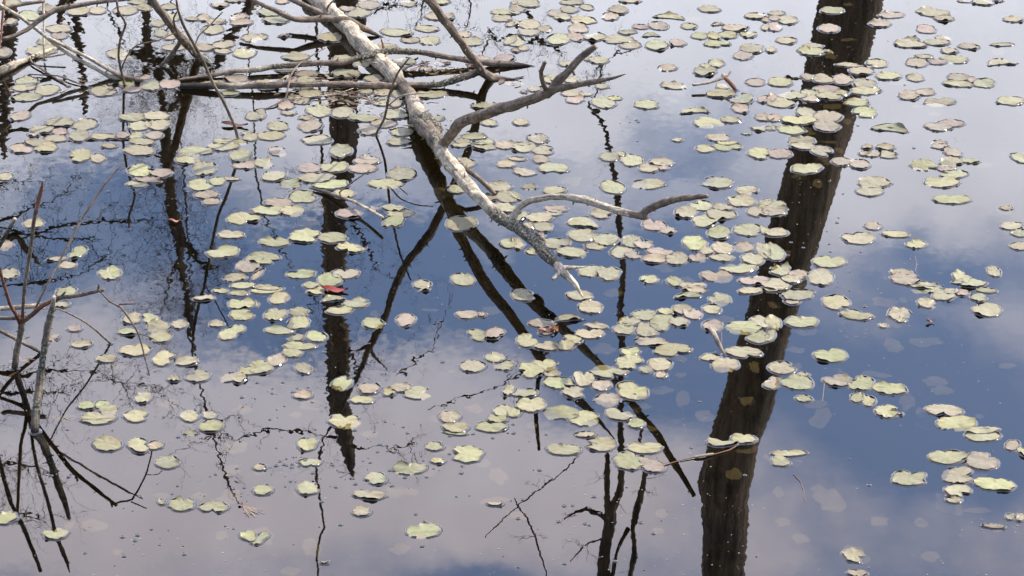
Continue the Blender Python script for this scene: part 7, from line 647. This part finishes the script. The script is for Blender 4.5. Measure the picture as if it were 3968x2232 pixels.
# litter caught between the branches
rnd = random.Random(23); vs, fs, cols = [], [], []
for (cx, cy, sx, sy, k) in LITTER:
    for _ in range(k):
        x, y = rnd.gauss(cx, sx), rnd.gauss(cy, sy); L = rnd.uniform(.003, .014)*(1.6 if rnd.random() < .12 else 1); W = L*rnd.uniform(.1, .45); an = rnd.gauss(0, .7); st = len(vs); z = rnd.uniform(-.004, .003)
        for (p, q) in ((-1, -.2), (-.3, -1), (.6, -.8), (1, .1), (.4, 1), (-.5, .9)):
            vs.append((x+L*p*math.cos(an)-W*q*math.sin(an), y+L*p*math.sin(an)+W*q*math.cos(an), z+rnd.uniform(-.001, .0015)))
            
        c = rnd.choice(((.10, .065, .04), (.15, .10, .07), (.24, .19, .14), (.22, .14, .12), (.05, .035, .02), (.30, .27, .19)))
        cols += [c]*6; fs.append(tuple(range(st, st+6)))
o = link('plant_litter', mesh('plant_litter', vs, fs, cols, smooth=False), M_PAD); tag(o, 'brown leaf scraps and twig bits caught between the branches', kind='stuff')


# ------------------------------------------------------------------ sky
SKY = .1
CLOUD = 30.0
BLUE = (3.65, 3.7, 4.0)
CL0, CL1, CL2 = (1.24, 1.28, 1.42), (.91, .90, 1.03), (.89, .82, .90)
BLOBS = [ # where the gaps and thick parts of the cloud stand: (u, v, half width, half height, amount)
 (1288, 40, 1700, 330, .5), (1050, 260, 350, 160, .35), (1350, 330, 300, 130, .25), (2350, 250, 420, 330, .35),
 (250, 560, 480, 200, -.42), (950, 700, 500, 230, -.85), (1650, 800, 430, 300, -.72), (1700, 330, 200, 110, -.28), (1240, 620, 120, 90, .35),
 (2350, 1020, 450, 260, -.62), (2400, 600, 330, 150, -.38), (2150, 850, 350, 200, -.3), (2380, 640, 120, 90, -.3), (2300, 480, 380, 170, .3),
 (420, 1180, 900, 330, .62), (1350, 1230, 500, 230, .55), (150, 850, 300, 120, .3), (1180, 1475, 240, 60, -.3),
 (2300, 1420, 420, 170, -.3), (1980, 1330, 130, 160, .15)]
SUN_AZ, SUN_EL = math.radians(62), math.radians(48)     # clockwise from the view direction
w = bpy.data.worlds.new('World'); bpy.context.scene.world = w; w.use_nodes = True
n = NT(w.node_tree)
sky = n.new('ShaderNodeTexSky', sky_type='NISHITA', sun_disc=False, sun_elevation=SUN_EL, sun_rotation=SUN_AZ, air_density=1.0, dust_density=1.0, ozone_density=1.5)
tc = n.new('ShaderNodeTexCoord'); sp = n.new('ShaderNodeSeparateXYZ', inp={0: tc.outputs['Generated']})
X, Y, Z = sp.outputs
az = n.math('MULTIPLY', n.math('ARCTAN2', X, Y), 57.2958)
el = n.math('MULTIPLY', n.math('ARCSINE', Z), 57.2958)
cv = n.new('ShaderNodeCombineXYZ', inp={0: az, 1: el, 2: 0.0})
vec = cv.outputs[0]
warp = n.noise(vec, .35, 3, .6)
wv = n.vmath('SCALE', n.vmath('SUBTRACT', warp.outputs[1], (.5, .5, .5)).outputs[0], scale=2.6).outputs[0]
wvec = n.vmath('ADD', vec, wv).outputs[0]
def blob(a, e, sa, se, amp):
    d = n.vmath('SUBTRACT', wvec, (a, e, 0)).outputs[0]
    d = n.vmath('MULTIPLY', d, (1/sa, 1/se, 0)).outputs[0]
    l = n.vmath('LENGTH', d).outputs[1]
    return n.new('ShaderNodeMapRange', interpolation_type='SMOOTHERSTEP', inp={'Value': l, 'From Min': 0.25, 'From Max': 1.25, 'To Min': amp, 'To Max': 0.0}).outputs[0]
def AE(u, v): return (u-1288)*.0083, 28+(v-724.5)*.00735
cover = n.math('MULTIPLY_ADD', n.noise(vec, .16, 5, .6).outputs[0], 1.0, .18)
wisp = n.noise(n.new('ShaderNodeMapping', inp={'Vector': vec, 'Scale': (.5, 1.1, 1)}).outputs[0], .7, 5, .62)
cover = n.math('ADD', cover, n.math('MULTIPLY_ADD', wisp.outputs[0], .7, -.35))
for (u, v, su, sv, amp) in BLOBS:
    a, e = AE(u, v); cover = n.math('ADD', cover, blob(a, e, su*.0083, sv*.00735, amp))
cover = n.new('ShaderNodeMapRange', interpolation_type='SMOOTHSTEP', inp={'Value': cover, 'From Min': .12, 'From Max': 1.12}).outputs[0]
elr = n.new('ShaderNodeMapRange', inp={'Value': el, 'From Min': 22, 'From Max': 35}).outputs[0]
cloudc = n.ramp(elr, [(0, CL0), (.78, CL2), (.47, CL1)])
tex = n.noise(vec, .5, 5, .55)
cl = n.vmath('SCALE', cloudc, scale=n.math('MULTIPLY_ADD', tex.outputs[0], .35, .82)).outputs[0]
# clouds are bright towards the sun and the view, duller behind
side = n.new('ShaderNodeMapRange', interpolation_type='SMOOTHSTEP', inp={'Value': Y, 'From Min': -.3, 'From Max': .75, 'To Min': .18, 'To Max': 1.0}).outputs[0]
high = n.new('ShaderNodeMapRange', interpolation_type='SMOOTHSTEP', inp={'Value': Z, 'From Min': .56, 'From Max': .85, 'To Min': 1.0, 'To Max': .28}).outputs[0]
side = n.math('MULTIPLY', side, high)
cl = n.vmath('SCALE', cl, scale=n.math('MULTIPLY', side, CLOUD)).outputs[0]
blue = n.vmath('MULTIPLY', sky.outputs[0], BLUE).outputs[0]
fin = n.mix(cover, blue, cl)
bg = n.new('ShaderNodeBackground', inp={'Color': fin, 'Strength': SKY})
n.new('ShaderNodeOutputWorld', inp={0: bg.outputs[0]})

sun = bpy.data.lights.new('sun', 'SUN'); sun.energy = 5.0; sun.angle = math.radians(.6); sun.color = (1, .93, .80)
so = bpy.data.objects.new('sun', sun); C.objects.link(so)
d = Vector((math.sin(SUN_AZ)*math.cos(SUN_EL), math.cos(SUN_AZ)*math.cos(SUN_EL), math.sin(SUN_EL)))
so.rotation_euler = d.to_track_quat('Z', 'Y').to_euler()

# ------------------------------------------------------------------ camera
TH, ROLL = math.radians(28), math.radians(.6)
cam = bpy.data.cameras.new('camera'); co = bpy.data.objects.new('camera', cam); C.objects.link(co)
f = Vector((0, math.cos(TH), -math.sin(TH))); r = Vector((1, 0, 0)); u = Vector((0, math.sin(TH), math.cos(TH)))
r2 = r*math.cos(ROLL)+u*math.sin(ROLL); u2 = -r*math.sin(ROLL)+u*math.cos(ROLL)
co.matrix_world = Matrix(((r2.x, u2.x, -f.x, 0), (r2.y, u2.y, -f.y, 0), (r2.z, u2.z, -f.z, 3.4), (0, 0, 0, 1)))
cam.sensor_fit = 'HORIZONTAL'; cam.sensor_width = 36; cam.lens = 36*7800/2576; cam.clip_end = 1000; cam.clip_start = .1
sc = bpy.context.scene; sc.camera = co
sc.view_settings.view_transform = 'Standard'; sc.view_settings.look = 'None'; sc.view_settings.exposure = 0; sc.view_settings.gamma = 1
sc.cycles.max_bounces = 8; sc.cycles.transparent_max_bounces = 12; sc.cycles.caustics_reflective = False; sc.cycles.caustics_refractive = False
sc.cycles.use_denoising = True
